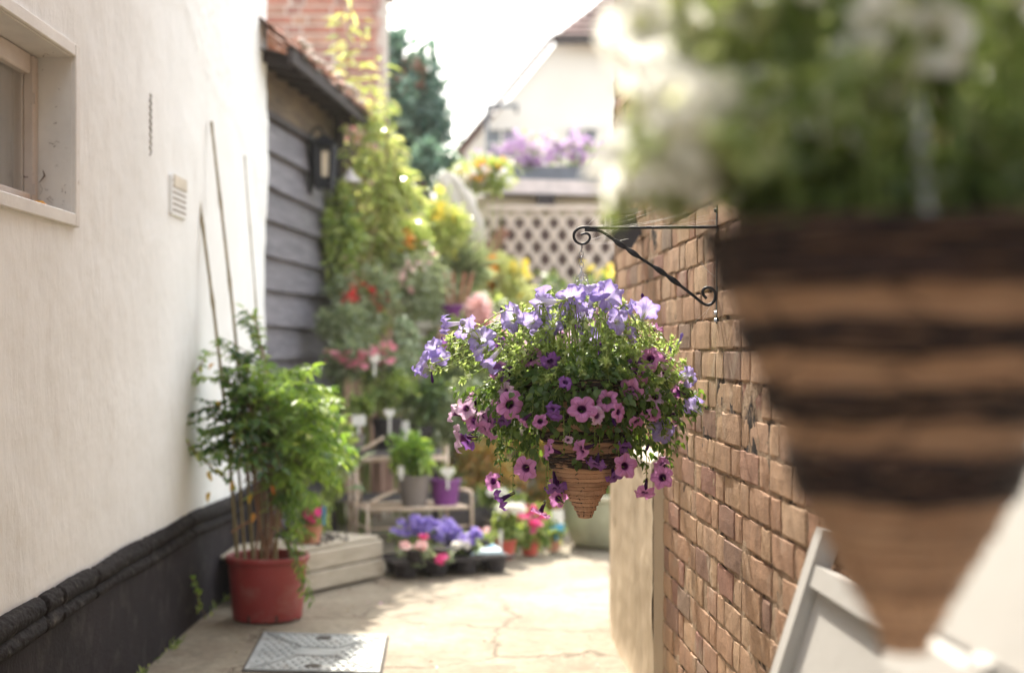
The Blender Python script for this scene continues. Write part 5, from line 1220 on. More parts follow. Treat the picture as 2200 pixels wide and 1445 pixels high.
leaves_mesh('foliage', M['leaf_lime'], LP, LD, unit(rng.normal(size=(n, 3)) * .6 + [0, -.3, 1]), 0.115 * (0.6 + rng.random(n) * .7), 0.026 * (0.7 + rng.random(n) * .6), rng.random(n), T8, t, ex)
P, O = cloud(at(815, 400, 8.7), (.24, .2, .52), 700, 26, .26); leaves_mesh('foliage', M['leaf_lime'], P, unit(O + rng.normal(size=O.shape) * .6), unit(rng.normal(size=O.shape) + [0, 0, 1.2]), .09 * (.6 + rng.random(700) * .7), .026 * np.ones(700), rng.random(700), T8, t)
SH = 'shrubs and climbers crowding the far bed'
plant('mid green climber spilling down the corner of the weatherboarded shed', 'climber', 728, 520, 8.45, 46, 140, 950, .06, .022, 'leaf_mid', name='green_climber', k=26, group=SH, T=T8, rb=.2, spread=.25)
plant('grey-green bush with scattered red flowers beside the shed', 'shrub', 790, 640, 8.3, 90, 62, 1700, .040, .016, 'leaf_grey', name='red_flower_shrub', group=SH, k=22, fl=[('red_flowers', 'f_red', 44, .021, 800, 640, 85, 42)])
plant('rounded dull green hebe bush low against the weatherboards', 'shrub', 745, 705, 8.0, 62, 52, 1600, .034, .013, 'leaf_grey', name='hebe_shrub', group=SH, k=20)
plant('bush dotted with coral pink flowers below the hebe', 'shrub', 775, 775, 7.8, 88, 52, 1500, .038, .014, 'leaf_grey', name='pink_flower_shrub', group=SH, k=20, rb=-.2, fl=[('pink_flowers', 'f_pink', 52, .021, 780, 765, 92, 34)], tags=[(805, 768, .05, .045, None, .08)])
plant('yellow-green bush with orange blooms left of the parasol', 'shrub', 855, 530, 8.9, 74, 70, 1700, .055, .026, 'leaf_lime', name='orange_flower_shrub', group=SH, k=22, rb=-.2, fl=[('orange_flowers', 'f_orange', 16, .042, 800, 522, 22, 14), ('orange_flowers', 'f_orange', 22, .042, 875, 525, 26, 18)])
plant('bright lemon flowered plant in front of the folded parasol', 'shrub', 955, 505, 9.1, 52, 90, 1500, .055, .022, 'leaf_lime', name='yellow_flower_plant', group=SH, k=18, fl=[('yellow_flowers', 'f_yellow', 26, .030, 955, 500, 46, 72)])
plant('tall soft grey-green shrub flecked with pink in the middle of the bed', 'shrub', 905, 610, 8.7, 85, 85, 2200, .042, .016, 'leaf_grey', name='silver_shrub', group=SH, k=26, rb=.2, fl=[('pink_flowers', 'f_palepink', 46, .020, 880, 590, 85, 62)])
plant('wispy grasses with pale heads behind the terracotta canes', 'grass', 990, 590, 9.3, 55, 60, 900, .16, .009, 'leaf_grey', name='grass_clump', group=SH, k=14, droop=-.6, rb=.3)
plant('glowing yellow-green bush with an orange flower spike before the lattice', 'shrub', 1080, 610, 9.9, 78, 62, 1900, .06, .03, 'leaf_lime', name='golden_shrub', group=SH, k=20, rb=.45, fl=[('orange_flowers', 'f_orange', 46, .034, 1052, 600, 10, 52), ('yellow_flowers', 'f_yellow', 30, .03, 1100, 600, 55, 40)])
plant('dense dark evergreen filling the ground behind the shelf', 'shrub', 940, 790, 9.3, 140, 150, 3200, .055, .026, 'leaf_dark', name='evergreen_shrub', group=SH, k=30)
plant('dark leafy bush under the lattice on the right', 'shrub', 1220, 700, 10.3, 130, 115, 2600, .06, .032, 'leaf_dark', name='evergreen_shrub', group=SH, k=30, fl=[('yellow_flowers', 'f_yellow', 22, .022, 1290, 590, 40, 34)], rb=.2)
plant('white flowered bush right of the wooden canes', 'shrub', 1045, 670, 8.9, 55, 42, 900, .045, .02, 'leaf_mid', name='white_flower_shrub', group=SH, k=14, fl=[('white_flowers', 'f_white', 44, .030, 1042, 655, 42, 30)])
plant('mophead hydrangea with blowsy pale pink heads behind the middle basket', 'hydrangea', 1010, 740, 8.5, 105, 45, 800, .07, .04, 'leaf_mid', name='hydrangea', group=SH, k=14, fl=[('flower_head', 'f_palepink', 170, .034, 975, 735, 38, 24), ('flower_head', 'f_palepink', 190, .034, 1050, 720, 44, 30), ('flower_head', 'f_palepink', 110, .034, 1025, 668, 22, 30)])
plant('orange-flowered trumpet vine sprawling over the far roofline', 'vine', 1045, 380, 10.4, 82, 48, 1300, .06, .026, 'leaf_mid', name='trumpet_vine', group=SH, k=18, rb=.3, stems=10, fl=[('orange_flowers', 'f_orange', 16, .028, 1040, 370, 72, 36), ('white_flowers', 'f_white', 52, .030, 1040, 380, 76, 40)])
plant('pale leafy creeper under the ivy stack', 'creeper', 925, 345, 10.8, 55, 45, 900, .06, .03, 'leaf_ivy', name='creeper', group=SH, k=14, rb=.35)
plant('mottled green and russet bush left of the basket tip', 'shrub', 985, 890, 8.1, 105, 80, 2300, .042, .018, 'leaf_grey', name='mottled_shrub', group=SH, k=26, rb=0)
plant('orange-tinted berberis low behind the purple pot', 'shrub', 1050, 995, 7.9, 85, 62, 1900, .036, .018, 'leaf_orange', name='russet_shrub', group=SH, k=22)
plant('red and green bush behind the basket tip', 'shrub', 1150, 1010, 8.3, 75, 80, 1700, .05, .024, 'leaf_orange', name='russet_shrub', group=SH, k=18, rb=-.3)
plant('leafy green bush between the basket and the pier', 'shrub', 1260, 960, 8.9, 90, 90, 1600, .055, .028, 'leaf_mid', name='leafy_shrub', group=SH, k=18)
# pale variegated cone
t = plant('clipped cone of pale variegated leaves among darker bushes', 'shrub', 874, 725, 8.0, 28, 55, 900, .030, .020, 'leaf_var', name='variegated_cone', group=SH, k=20, spread=.25)
# wooden cane tripod + shelf
t = thing('cane_tripod', 'reddish wooden canes standing in a violet pot on the high shelf', 'plant support', tuple(at(975, 665, 8.7)))
zz_ = at(0, 690, 8.7)[2]; pot(t, (at(978, 0, 8.7)[0], 8.7, zz_), .085, .10, M['purplepot'])
for i, (xa, xb) in enumerate(((955, 968), (972, 976), (998, 982), (1015, 990))):
    b = MB(); b.tube([at(xb, 688, 8.7) + [0, .01 * i, 0], at(xa, 585, 8.7) + [0, .01 * i, 0]], 0.009, 6); b.build('cane', flat('russet_cane', (0.42, 0.18, 0.12), 0.7), t)
t = thing('plant_shelf', 'grey timber plant staging behind the lavender flowers', 'shelf', (at(950, 0, 8.7)[0], 8.7, 0))
sh0, sh1 = at(895, 0, 8.7)[0], at(1120, 0, 8.7)[0]
b = MB(); b.box(((sh0 + sh1) / 2, 8.7, zz_ - .028), (sh1 - sh0, .28, .05), bev=.005); b.build('plank', M['benchwood'], t)
for x_ in (sh0 + .04, sh1 - .04):
    for y_ in (8.6, 8.8): b = MB(); b.box((x_, y_, (zz_ - .05) / 2), (.05, .05, zz_ - .05)); b.build('leg', M['benchwood'], t)

# potted plants in the middle
def pp_(label, *a_, **k_): return plant(label, 'potted plant', *a_, group=GP, **k_)
pp_('ferny green plant in a tall black pot with a white heart tag', 830, 840, 7.75, 62, 48, 1300, .040, .016, 'leaf_mid', potc=(832,), potr=.082, poth=.17, base=M['blackpot'], z0=0.50, k=18, tags=[(837, 887, .062, .055, None, .09, True)])
st = thing('plant_stand', 'black two-tier plant stand behind the cream wire shelf', 'stand', (at(832, 0, 7.75)[0], 7.75, 0))
b = MB(); b.box((at(825, 0, 7.75)[0], 7.75, 0.485), (.62, .24, .028)); b.build('shelf_board', M['planter'], st)
b = MB(); b.box((at(825, 0, 7.75)[0], 7.75, 0.24), (.58, .2, .03)); b.build('shelf_board', M['planter'], st)
for i, dx in enumerate((-.28, .28)):
    for dy in (-.09, .09): b = MB(); b.box((at(825, 0, 7.75)[0] + dx, 7.75 + dy, .235), (.03, .03, .47)); b.build('leg', M['dark'], st)
t = pp_('small plant in a square grey pot with a pale square tag, left on the stand', 768, 875, 7.6, 30, 26, 350, .04, .018, 'leaf_mid', potc=(766,), potr=.045, poth=.09, base=M['greypot'], z0=.50, tags=[(771, 902, .072, .055, None, .05)])
pp_('dark glossy plant hanging behind the upright white tag', 905, 850, 7.9, 45, 55, 900, .045, .02, 'leaf_dark', potc=(905,), potr=.07, poth=.12, z0=.50, k=14, tags=[(868, 925, .055, .11, None, .03)])
# dark planter boxes behind
t = thing('timber_planter', 'long dark grey timber planter box on the ground behind the tray', 'planter', (at(1040, 0, 7.9)[0], 7.9, 0))
b = MB()
for k in range(3): b.box((at(1035, 0, 7.9)[0], 7.78, .045 + k * .088), (.42, .02, .084), rnd=k / 3, bev=.004)
for sx_ in (-1, 1): b.box((at(1035, 0, 7.9)[0] + sx_ * .2, 7.9, .133), (.02, .22, .26))
b.box((at(1035, 0, 7.9)[0], 8.02, .133), (.42, .02, .26)); b.box((at(1035, 0, 7.9)[0], 7.9, .2), (.38, .21, .02)); b.build('box', M['planter'], t)

# cream wire etagere
et = thing('wire_plant_stand', 'cream painted wire plant stand with curled ends and two tiers', 'plant stand', (-0.5, 7.2, 0))
yF, yB = 7.10, 7.42
fL, fR = at(790, 0, yF)[0], at(1005, 0, yF + .12)[0]; bL, bR = at(740, 0, yB)[0] + .03, at(960, 0, yB + .12)[0]
zs1 = at(0, 1096, yF)[2]; zs2 = at(0, 985, yB)[2]; rW = .008
def pipe(nm, pts, r=rW, n=0, p=None):
    b = MB(); b.tube(curve(pts, n) if n else pts, r, 7); return b.build(nm, M['creamiron'], p or et, smooth=True)
pipe('leg', [[fL, yF, 0], [fL, yF, zs1 + .03]]); 
pipe('leg', [[fR + .02, yF + .12, 0], [fR + .02, yF + .12, zs1 + .05], [fR, yF + .13, zs1 + .085], [fR - .06, yF + .16, zs1 + .095]], n=14)
pipe('leg', [[bL, yB, 0], [bL, yB, zs2 + .06]]); pipe('leg', [[bR, yB + .12, 0], [bR, yB + .12, zs2 + .06]])
pipe('leg', [[fL - .07, yF + .1, 0], [fL - .07, yF + .1, zs2 - 0.02]], .007)
pipe('shelf_rail', [[fL, yF, zs1], [fR, yF + .12, zs1 + .004]], .0105); pipe('shelf_rail', [[bL, yB, zs1], [bR, yB + .12, zs1]])
pipe('shelf_rail', [[fL, yF, zs1], [bL, yB, zs1]]); pipe('shelf_rail', [[fR, yF + .12, zs1], [bR, yB + .12, zs1]])
pipe('lower_brace', [[fL, yF, .15], [fR, yF + .12, .15]], .005); pipe('lower_brace', [[fL, yF, .15], [bL, yB, .15]], .005)
for q in (0.2, 0.4, 0.6, 0.8): pipe('shelf_wire', [[fL + (bL - fL) * q, yF + (yB - yF) * q, zs1 + .004], [fR + (bR - fR) * q, yF + .12 + (yB - yF) * q, zs1 + .006]], .004)
pipe('upper_rail', [[bL, yB - .12, zs2], [bR, yB, zs2]], .009); pipe('upper_rail', [[bL, yB + .08, zs2], [bR, yB + .2, zs2]], .006)
pipe('upper_scroll', [[bL + .01, yB - .1, zs2 + .05], [bL + .09, yB - .08, zs2 + .062], [bL + .18, yB - .05, zs2 + .115]], .0085, 14)
pipe('upper_scroll', [[fL + .01, yF + .02, zs1 + .035], [fL + .07, yF + .06, zs1 + .065], [fL + .15, yF + .12, zs1 + .095]], .008, 14)
b = MB(); c = np.array([(fL + bL) / 2 - .0, (yF + yB) / 2, zs1 + .075]); 
dd_ = unit(np.array([bL - fL, yB - yF, 0])); pts = [c + dd_ * math.cos(T_) * (.05 - .003 * T_) + np.array([0, 0, 1]) * math.sin(T_) * (.05 - .003 * T_) for T_ in np.linspace(-1.4, 8.5, 40)]
b.tube(pts, .0065, 6); b.build('end_scroll', M['creamiron'], et, smooth=True)
c = at(890, 1080, 7.22)
pp_('bright green leafy plant in a taupe pot on the wire stand', 885, 972, 7.22, 50, 40, 620, .055, .026, 'leaf_nandina', potc=(890,), potr=.083, poth=.155, base=M['greypot'], z0=zs1 + .012, k=12, T=T8, tags=[(862, 1010, .03, .045, None, .03)])
t = thing('purple_pot', 'purple plastic pot with a white heart tag on the right of the wire stand', 'pot', (at(958, 0, 7.24)[0], 7.24, zs1), None)
pot(t, (at(957, 0, 7.26)[0], 7.26, zs1 + .014), .077, .130, M['purplepot'], taper=.78); tagplate(t, at(962, 1014, 7.17), .078, .058, None, .06, True)
foliage(t, 'foliage', at(957, 1012, 7.3), (.05, .04, .03), 60, .03, .012, M['leaf_mid'], stems=0)

# timber crate with pink dianthus pot
cr = thing('timber_crate', 'weathered pale timber crate of two thick boards behind the red bucket', 'crate', (-0.8, 6.35, 0))
A_, B_ = np.array([-0.875, 6.10]), np.array([-0.60, 6.545]); dv = (B_ - A_) / np.linalg.norm(B_ - A_); A_ = A_ - dv * 0.35; nv_ = np.array([-dv[1], dv[0]]); Wd = 0.36
def cb(b, p, q, z0, z1, th=.028, rnd=None): 
    m = (p + q) / 2; b.box((m[0], m[1], (z0 + z1) / 2), (np.linalg.norm(q - p), th, z1 - z0), rz=math.atan2(*(q - p)[::-1]), bev=.006, rnd=rnd)
b = MB(); cb(b, A_, B_, .006, .086, rnd=.2); b.build('front_board', M['crate'], cr); b = MB(); cb(b, A_ + nv_ * .004, B_ + nv_ * .004, .092, .172, rnd=.6); b.build('front_board', M['crate'], cr)
for z0_, z1_ in ((.006, .086), (.092, .172)):
    b = MB(); cb(b, A_ + nv_ * Wd, B_ + nv_ * Wd, z0_, z1_); b.build('back_board', M['crate'], cr); b = MB(); cb(b, B_ + nv_ * .016 - dv * .016, B_ + nv_ * (Wd - .016) - dv * .016, z0_, z1_); b.build('end_board', M['crate'], cr)
b = MB()
for k in range(5): o_ = nv_ * (.045 + k * .070); cb(b, A_ + o_, B_ + o_ - dv * .002, .174, .188, th=.064, rnd=k / 5)
b.build('top_slats', M['crate'], cr)
b = MB()
for k in range(34):
    q = A_ + dv * rng.uniform(.45, .8) + nv_ * rng.uniform(.03, .3); b.box((q[0], q[1], .193), (rng.uniform(.006, .03), rng.uniform(.004, .016), .008), rz=rng.random() * 3)
tag(b.build('debris', M['dark'], cr), None, None, kind='stuff')
pd_ = pp_('bright pink dianthus with a blue tag in a terracotta pot on the timber crate', 672, 1112, 6.30, 40, 42, 900, .034, .008, 'leaf_mid', potc=(664,), potr=.062, poth=.085, base=M['terra'], z0=.190, k=14, fl=[('pink_flowers', 'f_magenta', 26, .017, 680, 1100, 26, 20)], tags=[(696, 1096, .018, .036, M['bluelabel'], .05)])

# seedling tray and what stands in it
ty = thing('seedling_tray', 'black plastic tray of round cups on the paving', 'tray', (-.35, 6.6, 0))
T0, T1 = np.array([at(858, 0, 6.52)[0], 6.62]), np.array([at(1052, 0, 6.75)[0], 6.80])
dv2 = (T1 - T0) / np.linalg.norm(T1 - T0); nv2 = np.array([-dv2[1], dv2[0]]); ta = math.atan2(dv2[1], dv2[0])
m_ = (T0 + T1) / 2
b = MB(); b.box((m_[0], m_[1], .066), (np.linalg.norm(T1 - T0) + .14, .26, .008), rz=ta, bev=.003); b.box((m_[0] - nv2[0] * .13, m_[1] - nv2[1] * .13, .070), (np.linalg.norm(T1 - T0) + .15, .010, .018), rz=ta); b.box((m_[0] + nv2[0] * .13, m_[1] + nv2[1] * .13, .070), (np.linalg.norm(T1 - T0) + .15, .010, .018), rz=ta); b.build('tray_top', M['blackpot'], ty)
for i in range(4):
    for j in (-1, 1):
        q = T0 + (T1 - T0) * i / 3 + nv2 * j * .062; b = MB(); b.lathe((q[0], q[1], 0), [(0, .001), (.048, .001), (.056, .062)], 20); b.build('cup', M['blackpot'], ty)
GS = 'bedding plants standing in the seedling tray'
def bed(label, px, py, Y, rx, ry, n, mt, fl, potx, L=.022, W=.010, **kk): return plant(label, 'bedding plant', px, py, Y, rx, ry, n, L, W, mt, name='bedding_plant', group=GS, potc=(potx,), potr=.045, poth=.06, base=M['blackpot'], z0=.071, k=12, fl=fl, **kk)
bed('deep violet bellflowers at the left of the tray', 890, 1150, 6.70, 50, 30, 420, 'leaf_mid', [('bell_flowers', 'f_purple', 52, .020, 890, 1128, 52, 20)], 890)
bed('pale violet bellflowers spilling right in the middle of the tray', 975, 1155, 6.80, 40, 34, 420, 'leaf_mid', [('bell_flowers', 'f_purple', 70, .019, 968, 1138, 44, 30)], 975)
bed('dianthus with pale pink heads at the front of the tray', 892, 1188, 6.52, 40, 24, 520, 'leaf_grey', [('dianthus_flowers', 'f_palepink', 26, .019, 905, 1170, 18, 8), ('dianthus_flowers', 'f_palepink', 14, .017, 872, 1165, 12, 7)], 892)
bed('dianthus with one cerise head leaning right in the tray', 940, 1195, 6.56, 30, 18, 300, 'leaf_grey', [('dianthus_flowers', 'f_magenta', 14, .017, 948, 1198, 10, 6), ('dianthus_flowers', 'f_magenta', 8, .014, 913, 1152, 10, 5)], 942)
bed('white pansy-like flowers over violet bells at the tray end', 1000, 1170, 6.74, 30, 26, 320, 'leaf_mid', [('white_flowers', 'f_white', 20, .020, 990, 1166, 16, 9), ('bell_flowers', 'f_purple', 24, .017, 1010, 1150, 24, 16)], 1005)
bed('small pink dianthus with a white stake tag in the tray corner', 1035, 1165, 6.86, 32, 34, 380, 'leaf_mid', [('dianthus_flowers', 'f_pink', 12, .015, 1025, 1142, 16, 6), ('dianthus_flowers', 'f_palepink', 6, .014, 1045, 1136, 8, 5)], 1032, tags=[(1029, 1180, .02, .05, None, .05)])
t = thing('seed_packet', 'pale blue and white plastic packet lying at the right end of the tray', 'packet', tuple(at(1055, 1195, 6.75)))
c = at(1052, 1205, 6.75); b = MB(); zb_ = .078
V = [[c[0] - .09, 6.70, zb_], [c[0] + .075, 6.74, zb_], [c[0] + .05, 6.86, zb_], [c[0] - .07, 6.84, zb_], [c[0] - .08, 6.71, zb_ + .012], [c[0] + .06, 6.745, zb_ + .014], [c[0] + .02, 6.85, zb_ + .03], [c[0] - .06, 6.83, zb_ + .016]]
b.add(V, [(0, 3, 2, 1), (4, 5, 6, 7), (0, 1, 5, 4), (1, 2, 6, 5), (2, 3, 7, 6), (3, 0, 4, 7)]); b.build('sleeve', M['water_blue'], t)
b = MB(); b.add([[c[0] - .02, 6.78, zb_ + .0245], [c[0] + .03, 6.79, zb_ + .0265], [c[0] + .015, 6.83, zb_ + .034]], [(0, 1, 2)]); b.add([[c[0] - .02, 6.78, zb_ + .0245], [c[0] + .03, 6.79, zb_ + .0265], [c[0] + .015, 6.83, zb_ + .034]], [(2, 1, 0)]); b.build('label_print', M['bluelabel'], t)

# small pots at the foot of the bed
pp_('small orange-red pot with white flowers and a leaning white tag', 1100, 1130, 7.12, 38, 46, 700, .036, .02, 'leaf_mid', potc=(1087,), potr=.052, poth=.095, base=M['redpot2'], z0=0, k=14, fl=[('white_flowers', 'f_white', 30, .024, 1098, 1090, 26, 16)], tags=[(1076, 1150, .018, .06, None, .04)])
pp_('small orange-red pot with crimson flowers right of its twin', 1145, 1140, 7.25, 40, 44, 700, .036, .02, 'leaf_mid', potc=(1138,), potr=.052, poth=.09, base=M['redpot2'], z0=0, k=14, fl=[('red_flowers', 'f_magenta', 34, .018, 1140, 1118, 32, 26)])
pp_('slim terracotta pot with a blue and white card beside the sage urn', 1180, 1130, 7.4, 26, 34, 300, .04, .02, 'leaf_mid', potc=(1189,), potr=.042, poth=.13, base=M['terra'], z0=0, tags=[(1196, 1133, .078, .040, M['bluelabel'], .05), (1198, 1110, .060, .07, None, 0)])
pp_('bushy white flowered plant in a grey pot behind the small red pots', 1075, 1075, 7.6, 50, 34, 800, .036, .016, 'leaf_mid', potc=(1070,), potr=.08, poth=.15, base=M['greypot'], z0=0, k=16, fl=[('white_flowers', 'f_white', 60, .024, 1095, 1090, 30, 14), ('white_flowers', 'f_white', 30, .022, 1072, 1058, 22, 8)])
t = pp_('leafy plant in the wide sage green glazed urn by the pier', 1290, 1010, 7.6, 85, 50, 1000, .06, .032, 'leaf_mid', potc=None, k=16, fl=[('red_flowers', 'f_pink', 16, .022, 1300, 1030, 40, 14)])
b = MB(); uc = np.array([at(1316, 0, 7.62)[0], 7.62, 0]); hU = at(0, 1064, 7.4)[2]
b.lathe(uc, [(0, .002), (.20, 0), (.225, .03), (.255, .12), (.268, hU - .05), (.262, hU - .03)], 44); b.build('urn', M['sage'], t, smooth=True)
b = MB(); b.lathe(uc, [(.262, hU - .03), (.285, hU - .022), (.288, hU), (.255, hU + .002), (.245, hU - .04), (0, hU - .05)], 44); b.build('urn_rim', M['sagerim'], t)

# ------------------------------------------------------------------ red bucket with bamboo, jasmine and canes
BX, BY = at(575, 0, 5.55)[0], 5.55
rb = thing('potted_shrub', 'tall leafy jasmine and bamboo plant with long canes in a red plastic bucket', 'potted plant', (BX, BY, 0))
hB = at(0, 1190, BY)[2]
b = MB(); b.lathe((BX, BY, 0), [(0, .004), (.128, .0), (.134, .004), (.152, hB - .028), (.153, hB - .026), (.160, hB - .022), (.163, hB - .008), (.160, hB), (.152, hB + .001), (.148, hB - .004), (.146, hB - .05)], 64); b.build('bucket', M['redpot'], rb, smooth=False)
b = MB(); b.lathe((BX, BY, 0), [(0, hB - .045), (.08, hB - .04), (.146, hB - .052)], 24); b.build('compost', M['moss'], rb)
for T_ in (-1.95, -1.15, 3.0, 0.6):
    b = MB(); b.box((BX + .1345 * math.cos(T_), BY + .1345 * math.sin(T_), .016), (.008, .006, .026), rz=T_ + math.pi / 2); b.build('drain_slot', M['darkgap'], rb)
canes = [((512, 1195), (420, 324), 5.50, 5.62, .0075), ((545, 1190), (459, 262), 5.55, 5.72, .0072), ((575, 1190), (530, 335), 5.62, 5.85, .0036), ((528, 1200), (500, 850), 5.46, 5.5, .0062), ((592, 1195), (600, 880), 5.45, 5.5, .006), ((560, 1195), (563, 900), 5.6, 5.6, .006)]
for (p0, p1, y0, y1, r_) in canes:
    b = MB(); A_, B_ = at(*p0, y0), at(*p1, y1); A_[2] = hB - .06; n = 34; pts = [A_ * (1 - t) + B_ * t + np.array([math.sin(t * 4) * .012 * (1 if p1[1] < 400 else .2), 0, 0]) for t in np.linspace(0, 1, n)]
    rr = [r_ * (1.35 if i % 6 == 3 else 1.0) * (1 - .3 * i / n) for i in range(n)]; b.tube(pts, rr, 7); b.build('cane', M['cane'], rb)
b = MB()
for k in range(11):
    a_ = rng.random() * 6.28; q = np.array([BX + .10 * math.cos(a_), BY + .10 * math.sin(a_), hB - .05]); e_ = at(515 + rng.random() * 130, 960 + rng.random() * 60, BY + rng.normal() * .05)
    b.tube(curve([q, (q + e_) / 2 + rng.normal(size=3) * .01, e_], 10), rng.uniform(.003, .0065), 6)
b.tube(curve([at(497, 1143, 5.4), at(520, 1128, 5.42), at(557, 1108, 5.45)], 6), .005, 6)
b.tube(curve([at(600, 1010, 5.4), at(555, 985, 5.4), at(548, 965, 5.4), at(560, 955, 5.4), at(580, 955, 5.4)], 14), .003, 5)
b.build('woody_stems', M['wood_stem'], rb)
def sprays(parent, name, cents, mt, nper, L, W, reach, droop, seed, stemmat, rb_=0.0, pinn=True):
    """arching twigs carrying opposite leaflets, each from a root towards its end"""
    r = np.random.default_rng(seed); ex = MB(); ex.mat = stemmat; LP, LD, LN, LS, LR = [], [], [], [], []
    for (p, y) in cents:
        e_ = at(p[0], p[1], y); root = np.array([BX + r.normal() * .05, BY + r.normal() * .05, hB + .12 + max(0, (e_[2] - hB) * .45)])
        mid = root * .45 + e_ * .55 + [0, 0, .05 + .06 * r.random()]; cv = curve([root, mid, e_ + [0, 0, 0]], 18); ex.tube(cv, np.linspace(.0028, .001, len(cv)), 4)
        n = len(cv); rn = np.clip(r.random() * .6 + rb_, 0, .8)
        for i in range(n // 3, n):
            tdir = unit(cv[i] - cv[i - 1]); sd = unit(np.cross(tdir, [0, 0, 1.0]) + r.normal(size=3) * .15)
            for sg in (-1, 1):
                if not pinn or r.random() < .9:
                    m = nper if pinn else 1
                    for q in range(m):
                        dd = unit(tdir * (.5 + .2 * r.random()) + sd * sg * (.8 + .3 * r.random()) + np.array([0, 0, -droop * r.random() - .1]) + r.normal(size=3) * .22)
                        st = cv[i] + sd * sg * q * reach * .5; LP.append(st); LD.append(dd); LN.append(unit(np.array([0, -.35, 1]) + r.normal(size=3) * .35)); LS.append(L * r.uniform(.6, 1.25)); LR.append(np.clip(rn + r.normal() * .18, 0, 1))
    LP, LD, LN, LS, LR = map(np.array, (LP, LD, LN, LS, LR))
    leaves_mesh(name, M[mt], LP, LD, LN, LS, LS * W / L, LR, T8, parent, ex)
r9 = np.random.default_rng(91)
def ell(cx, cy, rx, ry, n, y, dy): 
    out = []
    for _ in range(n):
        a_ = r9.random() * 6.28; k = r9.random() ** .5; out.append(((cx + math.cos(a_) * rx * k, cy + math.sin(a_) * ry * k), y + r9.normal() * dy))
    return out
sprays(rb, 'fresh_foliage', ell(645, 875, 122, 95, 50, 5.55, .16) + ell(715, 950, 50, 95, 26, 5.6, .1) + ell(670, 1010, 70, 95, 20, 5.45, .08) + ell(550, 850, 60, 90, 14, 5.5, .1), 'leaf_nandina', 1, .052, .0145, .026, .5, 5, M['stem'], .1)
sprays(rb, 'jasmine_foliage', ell(480, 810, 60, 110, 26, 5.5, .07) + ell(450, 925, 66, 70, 20, 5.45, .05) + ell(530, 960, 75, 70, 22, 5.42, .07) + ell(530, 670, 22, 30, 5, 5.6, .04) + ell(600, 960, 90, 70, 18, 5.4, .08), 'leaf_jasmine', 1, .040, .018, .02, .5, 6, M['wood_stem'])
sprays(rb, 'fresh_foliage', ell(640, 1110, 45, 50, 14, 5.45, .06) + [((668, 1290), 5.35), ((655, 1270), 5.36), ((648, 1240), 5.36)], 'leaf_nandina', 1, .034, .011, .02, 1.0, 8, M['stem'], -.1)
P = np.array([at(x, y, 5.38 + .05 * r9.random()) for x, y in ((450, 1055), (460, 780), (472, 860), (560, 1010), (582, 1040), (500, 1030), (565, 975), (545, 1100), (540, 1060), (446, 1010), (505, 935))])
leaves_mesh('yellow_leaves', M['leaf_yellow'], P, unit(rng.normal(size=P.shape) * .5 + [0, 0, -1]), unit(rng.normal(size=P.shape) * .3 + [0, -1, .2]), np.full(len(P), .046), np.full(len(P), .018), rng.random(len(P)), T8, rb)
# long arching jasmine runner at the left
b = MB(); cv = curve([at(440, 770, 5.5), at(395, 840, 5.45), at(382, 880, 5.42), at(388, 925, 5.4), at(415, 965, 5.4), at(450, 1000, 5.42), at(500, 1040, 5.45)], 30); b.tube(cv, .0026, 5); b.build('runner', M['wood_stem'], rb)
n = len(cv) * 3; ii = np.arange(n) % len(cv)
leaves_mesh('jasmine_foliage', M['leaf_jasmine'], cv[ii], unit(rng.normal(size=(n, 3)) + [0, 0, -.4]), unit(rng.normal(size=(n, 3)) * .6 + [0, -.6, 1]), .034 * (.6 + rng.random(n) * .6), .016 * np.ones(n), .3 + .7 * rng.random(n), T8, rb)
t = thing('creeping_sprig', 'small yellow-green sprig creeping up the black plinth left of the bucket', 'sprig', (WX + .04, 5.5, 0))
cv = np.array([[WX + .03 + .006 * math.sin(i), 5.52 - .012 * i + .02 * math.sin(i * .7), .012 * i] for i in range(17)]); ex = MB(); ex.mat = M['wood_stem']; ex.tube(cv, .0016, 4)
q_ = np.repeat(cv[4:], 2, axis=0); n = len(q_); leaves_mesh('foliage', M['leaf_nandina'], q_, unit(rng.normal(size=(n, 3)) * .6 + [.5, -.5, .1]), unit(rng.normal(size=(n, 3)) * .4 + [.6, 0, .8]), .024 * (.6 + rng.random(n) * .7), .010 * np.ones(n), rng.random(n), T8, t, ex)
# big pale leaves of a hosta-like plant beyond
t = thing('variegated_plant', 'large pale green and cream leaves reaching out beside the wire stand', 'plant', (at(745, 0, 6.75)[0], 6.75, 0))
ctr = np.array([at(700, 0, 6.75)[0], 6.78, 0.25]); ends_ = [(775, 955), (800, 965), (760, 975), (780, 1045), (735, 985), (720, 930), (742, 1010), (700, 900), (690, 1020), (770, 995)]
P, D = [], []
ex = MB(); ex.mat = M['stem']
for (x, y) in ends_:
    e_ = at(x, y, 6.7 + rng.normal() * .05); s_ = ctr * .45 + e_ * .55 + [0, 0, .05]; ex.tube(curve([ctr - [0, 0, .25], ctr, s_], 8), .004, 5); P.append(s_); D.append(e_ - s_)
P, D = np.array(P), np.array(D); leaves_mesh('foliage', M['leaf_var'], P, D, unit(rng.normal(size=P.shape) * .3 + [0, -.4, 1]), np.linalg.norm(D, axis=1) * 1.1, np.full(len(P), .05), rng.random(len(P)), T8, t, ex)
foliage(t, 'foliage', ctr + [0, 0, .22], (.16, .12, .26), 420, .05, .024, M['leaf_mid'], T=T8, stems=0)

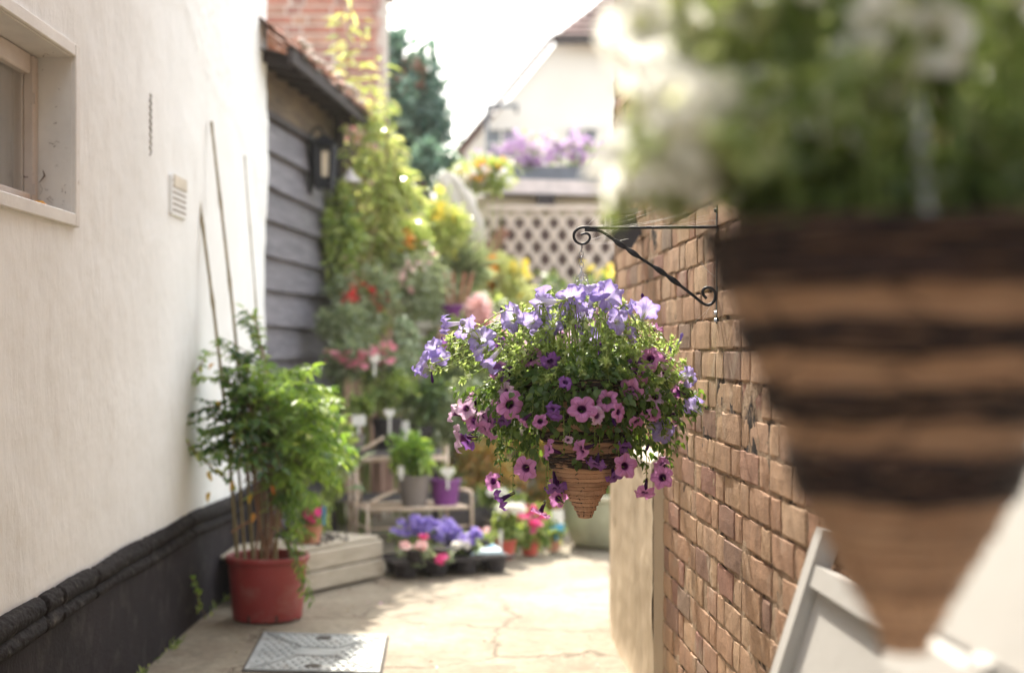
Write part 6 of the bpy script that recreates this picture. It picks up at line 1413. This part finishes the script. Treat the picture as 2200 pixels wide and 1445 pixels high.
# gossamer on the bracket
wb_ = thing('spider_web', 'fine silvery spider threads strung round the iron bracket', 'web', tuple(at(1400, 470, 3.32)))
b = MB(); rw = random.Random(3)
for (p0, p1) in (((1300, 490), (1470, 462)), ((1330, 489), (1480, 458)), ((1350, 489), (1540, 470)), ((1268, 515), (1330, 492)), ((1262, 522), (1345, 508)), ((1256, 486), (1290, 452)), ((1275, 489), (1420, 440)), ((1380, 489), (1520, 466)), ((1500, 560), (1541, 600)), ((1530, 655), (1500, 690))):
    for k in range(2):
        a_, c_ = at(p0[0] + rw.uniform(-6, 6), p0[1] + rw.uniform(-2, 2), 3.32), at(p1[0] + rw.uniform(-8, 8), p1[1] + rw.uniform(-5, 5), 3.32 + rw.uniform(-.08, .1))
        b.tube(curve([a_, (a_ + c_) / 2 - [0, 0, rw.uniform(.001, .006)], c_], 6), .00022, 3)
b.build('threads', M['web'], wb_)

# ------------------------------------------------------------------ litter, weeds at the wall foot, and an added veil that lifts the darks
n = 240; P = np.stack([rng.uniform(-1.0, .36, n), rng.uniform(4.4, 7.2, n), np.full(n, .006)], -1)
P = P[(P[:, 0] < .30) & ~((np.abs(P[:, 0] + .67) < .27) & (np.abs(P[:, 1] - 4.94) < .36))]; n = len(P)
lv = leaves_mesh('fallen_leaves', leaf('dry_litter', [(0.20, 0.13, 0.06), (0.10, 0.075, 0.05), (0.36, 0.30, 0.12), (0.42, 0.24, 0.38)], tr=.1), P, unit(rng.normal(size=(n, 3)) * [1, 1, .1]), unit(rng.normal(size=(n, 3)) * .25 + [0, 0, 1]), rng.uniform(.006, .022, n), rng.uniform(.004, .011, n), rng.random(n))
tag(lv, None, None, kind='stuff'); lv['label'] = 'dry leaf bits and petals scattered over the paving'; lv['category'] = 'leaf litter'
n = 90; y = rng.uniform(4.3, 7.1, n); y = np.where(rng.random(n) < .5, rng.choice([4.55, 5.0, 5.9, 6.5, 6.9], n) + rng.normal(size=n) * .05, y)
P = np.stack([WX + .03 + np.abs(rng.normal(size=n)) * .012, y, np.full(n, .002)], -1)
lv = leaves_mesh('wall_foot_weeds', M['leaf_mid'], P, unit(rng.normal(size=(n, 3)) * .5 + [.4, 0, .9]), unit(rng.normal(size=(n, 3))), rng.uniform(.01, .04, n), rng.uniform(.004, .012, n), rng.random(n), T8)
tag(lv, None, None, kind='stuff'); lv['label'] = 'tiny green weeds along the foot of the black plinth'; lv['category'] = 'weeds'
me = bpy.data.meshes.new('veil_haze'); b = MB(); b.box((0, 8, 12), (150, 160, 26)); hz = b.build('veil_haze', M['web']); hz.data.materials.clear()  # unseen veil of thin air added to lift the dark tones
mh, N, L = new_mat('added_veil'); pv = N.new('ShaderNodeVolumePrincipled'); pv.inputs['Color'].default_value = (1, .97, .92, 1); pv.inputs['Density'].default_value = HAZE; pv.inputs['Anisotropy'].default_value = .3
o = N.new('ShaderNodeOutputMaterial'); L.new(pv.outputs[0], o.inputs['Volume']); hz.data.materials.append(mh); tag(hz, None, None, kind='stuff'); hz.display_type = 'WIRE'
